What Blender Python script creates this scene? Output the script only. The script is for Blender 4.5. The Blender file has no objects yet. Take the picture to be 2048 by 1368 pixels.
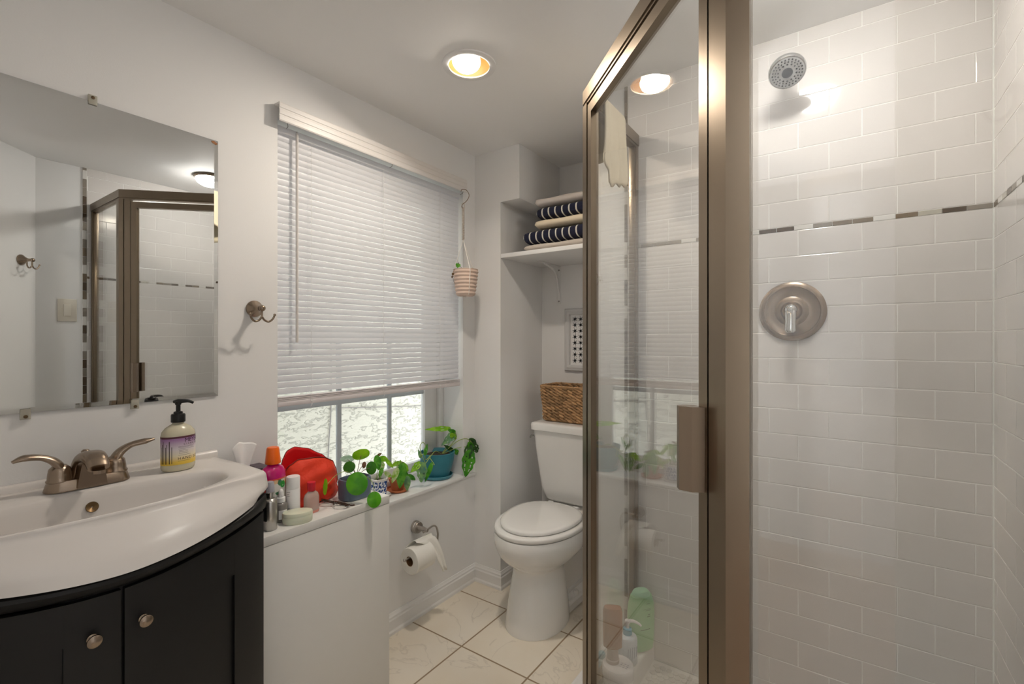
import bpy, bmesh, math, random
from mathutils import Vector, Matrix
random.seed(7)
PI = math.pi; C = bpy.context.collection; S = bpy.context.scene
H = 2.233                                  # ceiling height
XR, YS = 1.9245, 1.7416                    # right wall, shower back wall
YB, YN = 1.932, 2.335                      # far pier face, alcove back

# ---------------- camera ----------------
cd = bpy.data.cameras.new('camera'); cam = bpy.data.objects.new('camera', cd); C.objects.link(cam)
cam.location = (1.5971, 0, 1.263); cam.rotation_euler = (PI/2, 0, math.radians(35.08))
cd.sensor_width = 36; cd.lens = 946/2048*36; cd.clip_start = .02
cd.shift_y = -(684-679.94)/2048
S.camera = cam
# ---------------- view, world ----------------
S.view_settings.view_transform = 'Standard'; S.view_settings.look = 'None'
S.view_settings.exposure = 1.18; S.view_settings.gamma = 1.0; S.view_settings.use_curve_mapping = False
S.cycles.max_bounces = 10; S.cycles.diffuse_bounces = 6; S.cycles.glossy_bounces = 6
S.cycles.transparent_max_bounces = 24; S.cycles.transmission_bounces = 8; S.cycles.sample_clamp_indirect = 6
S.cycles.caustics_reflective = False; S.cycles.caustics_refractive = False
W = bpy.data.worlds.new('world'); S.world = W; W.use_nodes = True
W.node_tree.nodes['Background'].inputs[0].default_value = (.82, .91, 1.0, 1)
W.node_tree.nodes['Background'].inputs[1].default_value = 2.1
# ---------------- lamps ----------------
def lamp(name, kind, loc, power, col, size=.1, rot=(0, 0, 0), shape='DISK', size_y=None):
    l = bpy.data.lights.new(name, kind); l.energy = power; l.color = col
    if kind == 'AREA':
        l.shape = shape; l.size = size
        if size_y: l.size_y = size_y
    else: l.shadow_soft_size = size
    o = bpy.data.objects.new(name, l); o.location = loc; o.rotation_euler = rot; C.objects.link(o); return o
DL = (.513, 1.28); SL = (1.50, 1.27)       # recessed downlight, shower dome light
DN = Vector((.22, -.30, -.93)).normalized()       # the eyeball lamp is tipped into the room
dlo = lamp('downlight_lamp', 'AREA', Vector((DL[0]-.004, DL[1]-.010, H+.010))+DN*.012, 4.2, (1, .89, .76), .094); dlo.rotation_euler = Vector((0, 0, -1)).rotation_difference(DN).to_euler()
lamp('hallway_fill', 'AREA', (.62, -.80, H-.03), 42, (.96, .98, 1), .8, shape='SQUARE')  # added fill light beyond the doorway, no real fixture
lamp('hallway_low_fill', 'POINT', (.72, -.85, 1.05), 62, (.97, .985, 1), .16)  # second added fill, set low to brighten the lower room
pw = lamp('window_portal', 'AREA', (-.245, 1.354, 1.29), 1, (1, 1, 1), .97, rot=(0, -PI/2, 0), shape='RECTANGLE', size_y=.97); pw.data.size = 1.48; pw.data.cycles.is_portal = True

# ---------------- materials ----------------
def lin(c):
    return tuple(((v/255)/12.92 if v/255 <= .04045 else ((v/255+.055)/1.055)**2.4) for v in c)
MATS = {}
def M(name, col, rough=.5, metal=0, bump=None, tone=None, coat=0, emit=0, trans=0, ior=1.45, stretch=None, isl=0, sss=0, alpha=1, spec=.5):
    if name in MATS: return MATS[name]
    m = bpy.data.materials.new(name); m.use_nodes = True; nt = m.node_tree; n = nt.nodes; b = n['Principled BSDF']
    c = lin(col)+(1,)
    b.inputs['Base Color'].default_value = c; b.inputs['Roughness'].default_value = rough
    b.inputs['Metallic'].default_value = metal; b.inputs['IOR'].default_value = ior
    b.inputs['Specular IOR Level'].default_value = spec
    if coat: b.inputs['Coat Weight'].default_value = coat; b.inputs['Coat Roughness'].default_value = .06
    if trans: b.inputs['Transmission Weight'].default_value = trans
    if sss: b.inputs['Subsurface Weight'].default_value = sss; b.inputs['Subsurface Scale'].default_value = .01
    if alpha < 1: b.inputs['Alpha'].default_value = alpha
    if emit: b.inputs['Emission Color'].default_value = c; b.inputs['Emission Strength'].default_value = emit
    tc = n.new('ShaderNodeTexCoord'); mp = n.new('ShaderNodeMapping'); nt.links.new(tc.outputs['Object'], mp.inputs[0])
    if stretch: mp.inputs['Scale'].default_value = stretch
    def noise(sc, det=3):
        t = n.new('ShaderNodeTexNoise'); t.inputs['Scale'].default_value = sc; t.inputs['Detail'].default_value = det
        nt.links.new(mp.outputs[0], t.inputs[0]); return t
    if tone or isl:
        mx = n.new('ShaderNodeMix'); mx.data_type = 'RGBA'; mx.blend_type = 'MIX'
        if tone:
            t = noise(tone[0]); nt.links.new(t.outputs[0], mx.inputs[0]); amt = tone[1]
        else:
            g = n.new('ShaderNodeNewGeometry'); nt.links.new(g.outputs['Random Per Island'], mx.inputs[0]); amt = isl
        mx.inputs[6].default_value = tuple(v*(1-amt) for v in c[:3])+(1,)
        mx.inputs[7].default_value = tuple(min(1, v*(1+amt)) for v in c[:3])+(1,)
        nt.links.new(mx.outputs[2], b.inputs['Base Color'])
    if bump:
        t = noise(bump[0], 4); bp = n.new('ShaderNodeBump'); bp.inputs['Strength'].default_value = bump[1]
        bp.inputs['Distance'].default_value = bump[2] if len(bump) > 2 else .002
        nt.links.new(t.outputs[0], bp.inputs['Height']); nt.links.new(bp.outputs[0], b.inputs['Normal'])
    MATS[name] = m; return m
def glassy(name, tint=(.97, .99, .98), ior=1.5, rough=0.0):
    m = bpy.data.materials.new(name); m.use_nodes = True; nt = m.node_tree; n = nt.nodes; n.remove(n['Principled BSDF'])
    tr = n.new('ShaderNodeBsdfTransparent'); tr.inputs[0].default_value = tint+(1,)
    gl = n.new('ShaderNodeBsdfGlossy'); gl.inputs['Roughness'].default_value = rough
    g = n.new('ShaderNodeNewGeometry'); mr = n.new('ShaderNodeMapRange')
    mr.inputs['To Min'].default_value = ior; mr.inputs['To Max'].default_value = 1/ior
    nt.links.new(g.outputs['Backfacing'], mr.inputs['Value'])
    fr = n.new('ShaderNodeFresnel'); nt.links.new(mr.outputs[0], fr.inputs['IOR'])
    mx = n.new('ShaderNodeMixShader'); nt.links.new(fr.outputs[0], mx.inputs[0])
    nt.links.new(tr.outputs[0], mx.inputs[1]); nt.links.new(gl.outputs[0], mx.inputs[2])
    nt.links.new(mx.outputs[0], n['Material Output'].inputs[0]); MATS[name] = m; return m
def translucent(name, col, amt, rough=.5):
    m = bpy.data.materials.new(name); m.use_nodes = True; nt = m.node_tree; n = nt.nodes; b = n['Principled BSDF']
    b.inputs['Base Color'].default_value = lin(col)+(1,); b.inputs['Roughness'].default_value = rough
    t = n.new('ShaderNodeBsdfTranslucent'); t.inputs[0].default_value = lin(col)+(1,)
    mx = n.new('ShaderNodeMixShader'); mx.inputs[0].default_value = amt
    nt.links.new(b.outputs[0], mx.inputs[1]); nt.links.new(t.outputs[0], mx.inputs[2])
    nt.links.new(mx.outputs[0], n['Material Output'].inputs[0]); MATS[name] = m; return m
wallm = M('wall_paint', (228, 228, 228), .62, bump=(260, .25, .0006))
ceilm = M('ceiling_paint', (240, 240, 240), .7, bump=(220, .25, .0006))
trimm = M('trim_paint', (228, 228, 228), .35)
porc = M('porcelain', (232, 231, 229), .08, coat=.3)
sinkm = M('sink_porcelain', (216, 212, 209), .22)
blackw = M('black_paint', (17, 17, 18), .5, bump=(120, .2, .0006))
nick = M('brushed_nickel', (156, 140, 124), .27, 1, bump=(60, .12, .0004), stretch=(1, 1, 14))
shn = M('enclosure_nickel', (134, 120, 103), .30, 1, bump=(50, .12, .0003), stretch=(14, 14, 1))
chrome = M('chrome', (205, 205, 205), .07, 1)
whitep = M('white_plastic', (232, 232, 232), .3)
creamp = M('cream_plastic', (226, 220, 205), .35)
blackp = M('black_plastic', (18, 18, 20), .3)
laminate = M('white_laminate', (222, 221, 218), .3)
tilem = M('white_glazed_tile', (218, 214, 211), .09, coat=.2, isl=.012, bump=(14, .08, .0010))
groutm = M('white_grout', (240, 239, 236), .8)
glass = glassy('clear_glass', (.985, .99, .985), 1.45)
wglass = glassy('window_glass', (.98, .99, 1), 1.45)
slatm = translucent('blind_slat_plastic', (242, 242, 245), .52, .4)
dglass = glassy('door_glass', (.985, .99, .985), 2.2)
mirrorm = M('mirror_silver', (226, 228, 228), .0, 1)
art_g = M('grey_ink', (150, 152, 155), .8)
dark = M('hole_shade', (40, 34, 28), .6)

# ---------------- mesh helpers ----------------
def box(bm, x0, x1, y0, y1, z0, z1, bev=0, seg=2, mi=0):
    vs = [bm.verts.new((x, y, z)) for x in (x0, x1) for y in (y0, y1) for z in (z0, z1)]
    fs = [bm.faces.new([vs[i] for i in q]) for q in ((0, 1, 3, 2), (4, 6, 7, 5), (0, 4, 5, 1), (2, 3, 7, 6), (0, 2, 6, 4), (1, 5, 7, 3))]
    for f in fs: f.material_index = mi
    if bev:
        es = list({e for f in fs for e in f.edges})
        r = bmesh.ops.bevel(bm, geom=es, offset=bev, segments=seg, profile=.5, affect='EDGES')
        for f in r['faces']: f.material_index = mi
    return vs
def loft(bm, loops, cap0=False, cap1=False, closed=True, mi=0):
    rows = [[bm.verts.new(p) for p in L] for L in loops]; n = len(rows[0]); out = []
    for a, b in zip(rows, rows[1:]):
        for i in range(n if closed else n-1):
            j = (i+1) % n
            try: f = bm.faces.new((a[i], a[j], b[j], b[i])); f.material_index = mi; out.append(f)
            except ValueError: pass
    for r, c in ((rows[0][::-1], cap0), (rows[-1], cap1)):
        if c: f = bm.faces.new(r); f.material_index = mi; out.append(f)
    return rows
def ring(c, r, n=24, z=0, ry=None, ax='z', ph=0):
    ry = r if ry is None else ry; L = []
    for i in range(n):
        a = 2*PI*i/n+ph; u, v = r*math.cos(a), ry*math.sin(a)
        L.append(Vector(c)+(Vector((u, v, z)) if ax == 'z' else Vector((z, u, v)) if ax == 'x' else Vector((v, z, u))))
    return L
def lathe(bm, prof, c=(0, 0, 0), n=32, ax='z', sy=1, cap=(True, True), mi=0):
    loft(bm, [ring(c, max(r, 1e-4), n, z, max(r, 1e-4)*sy, ax) for r, z in prof], cap[0], cap[1], mi=mi)
def smoothpath(pts, k=6):
    P = [Vector(p) for p in pts]; P = [2*P[0]-P[1]]+P+[2*P[-1]-P[-2]]; out = []
    for i in range(1, len(P)-2):
        a, b, c, d = P[i-1:i+3]
        for j in range(k):
            t = j/k; out.append(.5*((2*b)+(c-a)*t+(2*a-5*b+4*c-d)*t*t+(3*b-a-3*c+d)*t**3))
    out.append(P[-2]); return out
def tube(bm, pts, r, n=10, smooth=0, cap=True, flat=1.0, mi=0, up=None):
    P = smoothpath(pts, smooth) if smooth else [Vector(p) for p in pts]; m = len(P)
    if isinstance(r, (list, tuple)):
        R = []
        for i in range(m):
            t = i/(m-1)*(len(r)-1); k = min(int(t), len(r)-2); R.append(r[k]+(r[k+1]-r[k])*(t-k))
    else: R = [r]*m
    T = [(P[min(i+1, m-1)]-P[max(i-1, 0)]).normalized() for i in range(m)]
    N = (Vector(up) if up else T[0].orthogonal()); loops = []
    for i in range(m):
        N = (N-T[i]*N.dot(T[i])); N = N.normalized() if N.length > 1e-6 else T[i].orthogonal().normalized()
        B = T[i].cross(N)
        loops.append([P[i]+N*(R[i]*flat*math.cos(2*PI*k/n))+B*(R[i]*math.sin(2*PI*k/n)) for k in range(n)])
    loft(bm, loops, cap, cap, mi=mi)
def prism(bm, poly, z0, z1, mi=0):
    a = [bm.verts.new((p[0], p[1], z0)) for p in poly]; b = [bm.verts.new((p[0], p[1], z1)) for p in poly]; n = len(poly)
    fs = [bm.faces.new(a[::-1]), bm.faces.new(b)]+[bm.faces.new((a[i], a[(i+1) % n], b[(i+1) % n], b[i])) for i in range(n)]
    for f in fs: f.material_index = mi
def sphere(bm, c, r, sz=1, n=16, mi=0):
    k = n//2; lathe(bm, [(r*math.sin(PI*i/k), -r*sz*math.cos(PI*i/k)) for i in range(k+1)], c, n, cap=(False, False), mi=mi)
def offset(path, d):                        # polyline offset to its left
    out = []; P = [Vector(p).to_2d() for p in path]
    for i, p in enumerate(P):
        t1 = (P[i]-P[i-1]).normalized() if i else None; t2 = (P[i+1]-P[i]).normalized() if i < len(P)-1 else None
        n1 = Vector((-t1.y, t1.x)) if t1 else None; n2 = Vector((-t2.y, t2.x)) if t2 else None
        if n1 is None: out.append(p+n2*d)
        elif n2 is None: out.append(p+n1*d)
        else: b = (n1+n2).normalized(); out.append(p+b*(d/b.dot(n1)))
    return out
def B(): return bmesh.new()
def obj(name, bm, mat, parent=None, sharp=40, flat=False, local=False, label=None, merge=False):
    if merge: bmesh.ops.remove_doubles(bm, verts=bm.verts, dist=2e-5)
    if parent is not None and not local:
        root = parent; ms = []
        while root is not None: ms.append(root.matrix_basis.copy()); root = root.parent
        mw = Matrix()
        for m in ms[::-1]: mw = mw @ m
        bmesh.ops.transform(bm, matrix=mw.inverted(), verts=bm.verts)
    bmesh.ops.recalc_face_normals(bm, faces=bm.faces)
    me = bpy.data.meshes.new(name); bm.to_mesh(me); bm.free()
    for m in (mat if isinstance(mat, list) else [mat]): me.materials.append(m)
    if not flat:
        me.shade_smooth(); me.set_sharp_from_angle(angle=math.radians(sharp))
    o = bpy.data.objects.new(name, me); C.objects.link(o)
    if parent is not None: o.parent = parent
    if label: o['label'] = label
    return o
def thing(name, label, cat, loc=(0, 0, 0), rotz=0, group=None):
    o = bpy.data.objects.new(name, None); C.objects.link(o); o.location = loc; o.rotation_euler = (0, 0, rotz)
    o.empty_display_size = .02
    bpy.context.view_layer.update()
    return tag(o, label, cat, group)
def tag(o, label, cat, group=None):
    o['label'] = label; o['category'] = cat
    if group: o['group'] = group
    return o
def struct(name, bm, mat, label=None, parent=None, **k):
    o = obj(name, bm, mat, parent, **k)
    if parent is None: o['kind'] = 'structure'
    if label: o['label'] = label
    return o
def text(name, body, size, mat, parent, fn, spacing=1.0):
    cu = bpy.data.curves.new(name, 'FONT'); cu.body = body; cu.size = size; cu.space_character = spacing
    t = bpy.data.objects.new(name+'_src', cu); C.objects.link(t); bpy.context.view_layer.update()
    me = bpy.data.meshes.new_from_object(t.evaluated_get(bpy.context.evaluated_depsgraph_get()))
    bpy.data.objects.remove(t); bpy.data.curves.remove(cu)
    bm = B(); bm.from_mesh(me); bpy.data.meshes.remove(me)
    bmesh.ops.triangulate(bm, faces=bm.faces)
    for v in bm.verts: v.co = fn(v.co)
    return obj(name, bm, mat, parent, flat=True)

# ======================= ROOM SHELL =======================
# --- floor tiles ---
GX, GY, GP = .306, 1.477, .3229
def floor_mat():
    m = bpy.data.materials.new('marble_look_floor_tile'); m.use_nodes = True; nt = m.node_tree; n = nt.nodes; L = nt.links.new
    b = n['Principled BSDF']; g = n.new('ShaderNodeNewGeometry'); sp = n.new('ShaderNodeSeparateXYZ'); L(g.outputs['Position'], sp.inputs[0])
    def mth(op, a, b_=None):
        x = n.new('ShaderNodeMath'); x.operation = op
        for i, v in enumerate((a, b_)):
            if v is None: continue
            if isinstance(v, (int, float)): x.inputs[i].default_value = v
            else: L(v, x.inputs[i])
        return x.outputs[0]
    ds = []; ids = []
    for ax, o in (('X', GX), ('Y', GY)):
        u = mth('DIVIDE', mth('SUBTRACT', sp.outputs[ax], o), GP); f = mth('FRACT', u); ids.append(mth('FLOOR', u))
        ds.append(mth('MINIMUM', f, mth('SUBTRACT', 1.0, f)))
    d = mth('MINIMUM', ds[0], ds[1]); gr = mth('LESS_THAN', d, .0105)
    cmb = n.new('ShaderNodeCombineXYZ'); L(mth('MULTIPLY', ids[0], 3.71), cmb.inputs[0]); L(mth('MULTIPLY', ids[1], 5.13), cmb.inputs[1])
    va = n.new('ShaderNodeVectorMath'); L(g.outputs['Position'], va.inputs[0]); L(cmb.outputs[0], va.inputs[1])
    n1 = n.new('ShaderNodeTexNoise'); n1.inputs['Scale'].default_value = 3.2; n1.inputs['Detail'].default_value = 5; n1.inputs['Distortion'].default_value = 1.2
    L(va.outputs[0], n1.inputs[0])
    vein = mth('ABSOLUTE', mth('SUBTRACT', n1.outputs[0], .5))
    r = n.new('ShaderNodeMapRange'); r.inputs['From Min'].default_value = 0; r.inputs['From Max'].default_value = .012; r.inputs['To Min'].default_value = .26; r.inputs['To Max'].default_value = 0; L(vein, r.inputs[0])
    n2 = n.new('ShaderNodeTexNoise'); n2.inputs['Scale'].default_value = 5; n2.inputs['Detail'].default_value = 4; L(va.outputs[0], n2.inputs[0])
    mk = mth('MULTIPLY', r.outputs[0], mth('GREATER_THAN', n2.outputs[0], .47))
    c1 = n.new('ShaderNodeMix'); c1.data_type = 'RGBA'; L(n2.outputs[0], c1.inputs[0])
    c1.inputs[6].default_value = lin((226, 213, 192))+(1,); c1.inputs[7].default_value = lin((234, 228, 217))+(1,)
    c2 = n.new('ShaderNodeMix'); c2.data_type = 'RGBA'; L(mk, c2.inputs[0]); L(c1.outputs[2], c2.inputs[6]); c2.inputs[7].default_value = lin((168, 158, 146))+(1,)
    c3 = n.new('ShaderNodeMix'); c3.data_type = 'RGBA'; L(gr, c3.inputs[0]); L(c2.outputs[2], c3.inputs[6]); c3.inputs[7].default_value = lin((152, 132, 108))+(1,)
    L(c3.outputs[2], b.inputs['Base Color'])
    rr = n.new('ShaderNodeMapRange'); L(gr, rr.inputs[0]); rr.inputs['To Min'].default_value = .22; rr.inputs['To Max'].default_value = .9; L(rr.outputs[0], b.inputs['Roughness'])
    bp = n.new('ShaderNodeBump'); bp.inputs['Distance'].default_value = .0015; bp.invert = True; L(gr, bp.inputs['Height']); L(bp.outputs[0], b.inputs['Normal'])
    return m
bm = B(); box(bm, -.25, 3.0, -1.7, 2.6, -.06, 0); struct('floor', bm, floor_mat(), 'cream marble-look square tile floor with tan grout')
bm = B(); prism(bm, [(-.24, -1.69), (2.99, -1.69), (2.99, .58), (2.05, .58), (1.757, .291), (1.36, -.114), (0, -.143), (-.24, -.143)], .0005, .008); struct('floor_hallway_dimmer', bm, M('hallway_dark_floor', (92, 70, 52), .45, tone=(6, .25), stretch=(1, 12, 1)), 'added dark floor beyond the doorway, dimming its reflection in the glass', flat=True)  # unseen dark sheet added to dim the hallway floor's reflection in the shower glass
# --- ceiling with the hole of the recessed light ---
bm = B(); n = 48
circ = [(DL[0]+.075*math.cos(2*PI*i/n), DL[1]+.075*math.sin(2*PI*i/n)) for i in range(n)]
R0 = .3; sq = []
for x, y in circ:
    dx, dy = x-DL[0], y-DL[1]; k = R0/max(abs(dx), abs(dy)); sq.append((DL[0]+dx*k, DL[1]+dy*k))
loft(bm, [[(x, y, H+.03) for x, y in circ], [(x, y, H) for x, y in circ], [(x, y, H) for x, y in sq]])
for x0, x1, y0, y1 in ((-.25, DL[0]-R0, -1.7, 2.6), (DL[0]+R0, 3.0, -1.7, 2.6), (DL[0]-R0, DL[0]+R0, -1.7, DL[1]-R0), (DL[0]-R0, DL[0]+R0, DL[1]+R0, 2.6)):
    bm.faces.new([bm.verts.new(p) for p in ((x0, y0, H), (x1, y0, H), (x1, y1, H), (x0, y1, H))])
struct('ceiling', bm, ceilm, 'smooth white painted ceiling', flat=True)
# --- walls ---
WY0, WY1, WZ0, WZ1 = .869, 1.838, .552, 2.03
bm = B()
box(bm, -.25, 0, -1.7, WY0, 0, H); box(bm, -.25, 0, WY1, 2.6, 0, H)
box(bm, -.25, 0, WY0, WY1, 0, WZ0); box(bm, -.25, 0, WY0, WY1, WZ1, H)
struct('wall_left', bm, wallm, 'white painted wall with the window', flat=True)
bm = B()
box(bm, 0, .169, YB, YN, 0, 1.963); box(bm, 0, .285, YB, YN, 1.963, H); box(bm, 0, .9, YN, YN+.15, 0, H)
struct('wall_far', bm, wallm, 'white far wall with stepped toilet alcove', flat=True)
bm = B(); box(bm, .795, XR+.15, YS, YN+.15, 0, H); struct('wall_shower', bm, wallm, 'shower back wall', flat=True)
bm = B(); box(bm, XR, XR+.12, .6, YS+.1, 0, H); struct('wall_right', bm, wallm, 'right wall carrying the light switch', flat=True)
q = .07071
bm = B(); prism(bm, [(XR, .6), (1.6865, .362), (1.6865+q, .362-q), (XR+.12, .6-.02), (XR+.12, .6)], 0, H)
struct('wall_diagonal', bm, wallm, 'short diagonal wall beside the doorway', flat=True)
bm = B(); prism(bm, [(0, -.043), (1.29, -.043), (1.36, -.114), (0, -.143)], 0, H)
struct('wall_near', bm, wallm, 'near wall beside the vanity', flat=True)
bm = B(); box(bm, -.25, 3.1, -1.8, -1.7, 0, H); hallm = M('hallway_dimmed_paint', (140, 138, 136), .7)  # wall colour darkened so the hallway reflects dimly in the shower glass
struct('wall_hallway_back', bm, hallm, 'hallway wall behind the doorway', flat=True)
bm = B(); box(bm, 3.0, 3.1, -1.7, 2.6, 0, H); struct('wall_hallway_side', bm, hallm, 'hallway side wall', flat=True)
# --- baseboards ---
def baseboard(name, path, h=.088):
    prof = [(0, 0), (.017, 0), (.017, .012), (.013, .02), (.013, h-.028), (.010, h-.022), (.010, h-.014), (.006, h-.008), (.004, h), (0, h)]
    bm = B(); offs = {d: offset(path, -d) for d in {p[0] for p in prof}}
    loops = [[(offs[d][i].x, offs[d][i].y, z) for d, z in prof] for i in range(len(path))]
    loft(bm, loops, True, True); return struct(name, bm, trimm, 'white moulded baseboard', sharp=25)
baseboard('baseboard_left', [(0, .9), (0, YB-.0005), (.169, YB-.0005), (.169, YN), (.795, YN), (.795, YS)])
baseboard('baseboard_right', [(XR, .78), (XR, .6), (1.6865, .362)])
# --- window sill board ---
bm = B(); box(bm, -.14, .012, .872, YB-.001, WZ0+.0005, WZ0+.018, .003)
struct('trim_1', bm, trimm, 'white painted window ledge')
SZ = WZ0+.018
# --- window ---
win = thing('window_1', 'white vinyl sash window with grid bars behind the blind', 'window', (-.16, 1.354, WZ0)); win['kind'] = 'structure'
bm = B()
for a in ((WY0, WY0+.028, WZ0, WZ1), (WY1-.03, WY1, WZ0, WZ1), (WY0, WY1, WZ0+.0, WZ0+.055), (WY0, WY1, WZ1-.04, WZ1)): box(bm, -.24, -.135, *a, .004)
obj('window_frame', bm, trimm, win)
bm = B(); sy0, sy1, sz0, sz1 = WY0+.03, WY1-.032, WZ0+.057, 1.30
for a in ((sy0, sy0+.05, sz0, sz1), (sy1-.085, sy1, sz0, sz1), (sy0+.05, sy1-.085, sz0, sz0+.045), (sy0+.05, sy1-.085, sz1-.04, sz1)): box(bm, -.185, -.155, *a, .004)
obj('lower_sash', bm, trimm, win)
bm = B()
for a in ((sy0, sy0+.05, 1.28, WZ1-.042), (sy1-.05, sy1, 1.28, WZ1-.042), (sy0+.05, sy1-.05, 1.28, 1.32), (sy0+.05, sy1-.05, WZ1-.08, WZ1-.042)): box(bm, -.22, -.19, *a, .004)
obj('upper_sash', bm, trimm, win)
munm = M('muntin_vinyl', (196, 205, 212), .4)
for y in (1.228, 1.502):
    bm = B(); box(bm, -.176, -.164, y-.011, y+.011, sz0+.046, sz1-.041, .003); obj('muntin', bm, munm, win)
bm = B(); box(bm, -.1755, -.1645, sy0+.051, sy1-.086, .988, 1.010, .003); obj('muntin', bm, munm, win)
bm = B(); box(bm, -.1725, -.1695, sy0+.045, sy1-.08, sz0+.04, sz1-.035); obj('lower_pane', bm, wglass, win, flat=True)
bm = B(); box(bm, -.2065, -.2035, sy0+.045, sy1-.045, 1.315, WZ1-.075); obj('upper_pane', bm, wglass, win, flat=True)
# --- neighbouring stucco wall outside ---
def stucco():
    m = bpy.data.materials.new('cream_stucco'); m.use_nodes = True; nt = m.node_tree; n = nt.nodes; L = nt.links.new; b = n['Principled BSDF']
    tc = n.new('ShaderNodeTexCoord'); mp = n.new('ShaderNodeMapping'); mp.inputs['Scale'].default_value = (1, .8, 1.9); L(tc.outputs['Object'], mp.inputs[0])
    a = n.new('ShaderNodeTexNoise'); a.inputs['Scale'].default_value = 19; a.inputs['Detail'].default_value = 6; a.inputs['Roughness'].default_value = .6; a.inputs['Distortion'].default_value = .25; L(mp.outputs[0], a.inputs[0])
    r = n.new('ShaderNodeValToRGB'); r.color_ramp.elements[0].position = .53; r.color_ramp.elements[1].position = .60; L(a.outputs[0], r.inputs[0])
    f = n.new('ShaderNodeTexNoise'); f.inputs['Scale'].default_value = 60; f.inputs['Detail'].default_value = 3; L(mp.outputs[0], f.inputs[0])
    ad = n.new('ShaderNodeMath'); ad.operation = 'MULTIPLY_ADD'; L(f.outputs[0], ad.inputs[0]); ad.inputs[1].default_value = .35; L(r.outputs[0], ad.inputs[2])
    bp = n.new('ShaderNodeBump'); bp.inputs['Distance'].default_value = .009; bp.inputs['Strength'].default_value = .8; L(ad.outputs[0], bp.inputs['Height']); L(bp.outputs[0], b.inputs['Normal'])
    b.inputs['Base Color'].default_value = lin((182, 174, 156))+(1,); b.inputs['Roughness'].default_value = .9; return m
bm = B(); box(bm, -1.4, -1.25, -3, 7, -1.2, 3.6); struct('wall_neighbour', bm, stucco(), 'cream stucco wall seen through the window', flat=True)
bm = B(); box(bm, -1.25, -.26, -1.5, 5.5, -1.25, -1.2); struct('floor_alley', bm, M('alley_concrete', (150, 148, 142), .9), 'concrete strip outside', flat=True)
wire = M('grey_cable', (120, 112, 104), .6)
bm = B(); tube(bm, [(-1.243, 1.915, 1.3), (-1.243, 1.915, .80), (-1.243, 1.90, .6), (-1.243, 1.88, .2)], .0035, 6, 4)
tag(obj('outdoor_cable', bm, wire), 'thin grey cable running down the stucco wall outside', 'cable')
bm = B(); tube(bm, [(-1.243, 1.95, .80), (-1.243, 2.3, .765), (-1.243, 2.75, .725), (-1.243, 3.2, .715)], .003, 6, 4)
tag(obj('outdoor_cable', bm, wire), 'thin grey cable running sideways across the stucco wall outside', 'cable')

# --- shower wall tiles ---
TP = .0808; ZA0, ZA1 = 1.6088, 1.6226; SF = .085
def tile_wall(name, put, u0, u1, j0, label):
    """put(u0,u1,z0,z1) adds one tile; u runs along the wall"""
    rows = []; z = ZA0; k = 8
    while z > SF: rows.append((max(z-TP, SF), z, k, -1)); z -= TP; k += 1
    z = ZA1; k = 6
    while z < H: rows.append((z, min(z+TP, H), k, 1)); z += TP; k -= 1
    for z0, z1, k, s in rows:
        even = (k % 2 == 0) if s > 0 else (k % 2 == 1)
        j = j0 if even else j0+TP
        while j > u0: j -= 2*TP
        a = u0
        while a < u1-1e-4:
            b = min(j+2*TP if a >= j-1e-6 else j, u1)
            if b <= a+1e-5: j += 2*TP; continue
            if b-a > .006: put(a, b, z0, z1)
            a = b; j += 2*TP if abs(b-(j+2*TP)) < 1e-5 else 0
    return
G = .0011
def raised(bm, P, a, b, z0, z1, h=.0014, mi=0, g=G, bv=.0012):
    """P(u, z, out) -> world"""
    o = [P(u, z, 0) for u, z in ((a+g, z0+g), (b-g, z0+g), (b-g, z1-g), (a+g, z1-g))]
    m = [P(u, z, h-.0005) for u, z in ((a+g, z0+g), (b-g, z0+g), (b-g, z1-g), (a+g, z1-g))]
    i = [P(u, z, h) for u, z in ((a+g+bv, z0+g+bv), (b-g-bv, z0+g+bv), (b-g-bv, z1-g-bv), (a+g+bv, z1-g-bv))]
    loft(bm, [o, m, i], False, True, mi=mi)
PB = lambda u, z, h: (u, YS-.006-h, z)
PR = lambda u, z, h: (XR-.006-h, u, z)
for nm, P, u0, u1, j0, lab, bx in (('wall_shower_tile', PB, .920, XR-.009, 1.8826, 'white subway tile on the shower back wall', (.906, XR, YS-.006, YS-.0002)),
                                ('wall_right_tile', PR, .807, YS-.009, 1.62, 'white subway tile on the shower side wall', None)):
    bm = B(); tile_wall(nm, lambda a, b, z0, z1: raised(bm, P, a, b, z0, z1), u0, u1, j0, lab)
    struct(nm, bm, tilem, lab, flat=True)
bm = B(); box(bm, .906, XR, YS-.0065, YS-.0003, SF-.01, H); box(bm, XR-.0065, XR-.0003, .788, YS-.0066, SF-.01, H)
struct('wall_grout', bm, groutm, 'white grout bed behind the shower tile', flat=True)
accm = [M('accent_white', (222, 220, 216), .12), M('accent_umber', (84, 70, 56), .15, tone=(90, .35), stretch=(3, 3, 14)), M('accent_olive', (122, 108, 90), .15, tone=(90, .3), stretch=(3, 3, 14)),
        M('accent_taupe', (142, 134, 124), .15, tone=(90, .25), stretch=(3, 3, 14)), M('accent_sand', (186, 182, 170), .15, tone=(60, .08))]
def strip(name, P, seq, lab, horiz=True):
    bm = B()
    for a, b, z0, z1, mi in seq: raised(bm, P, a, b, z0, z1, .0022, mi, .0005, .0005)
    struct(name, bm, accm, lab, sharp=30)
rnd = random.Random(3); AP = .0497
seq = []; cols = [3, 1, 4, 2, 0, 2, 2, 3, 0, 1, 1, 0, 1, 2, 3, 0, 3, 3, 3, 4, 3]
u = XR-.009; i = 0
while u > .921:
    seq.append((max(u-AP, .920), u, ZA0, ZA1, cols[i % len(cols)])); u -= AP; i += 1
strip('trim_2', PB, seq, 'thin brown and white glass accent line on the shower back wall')
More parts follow.
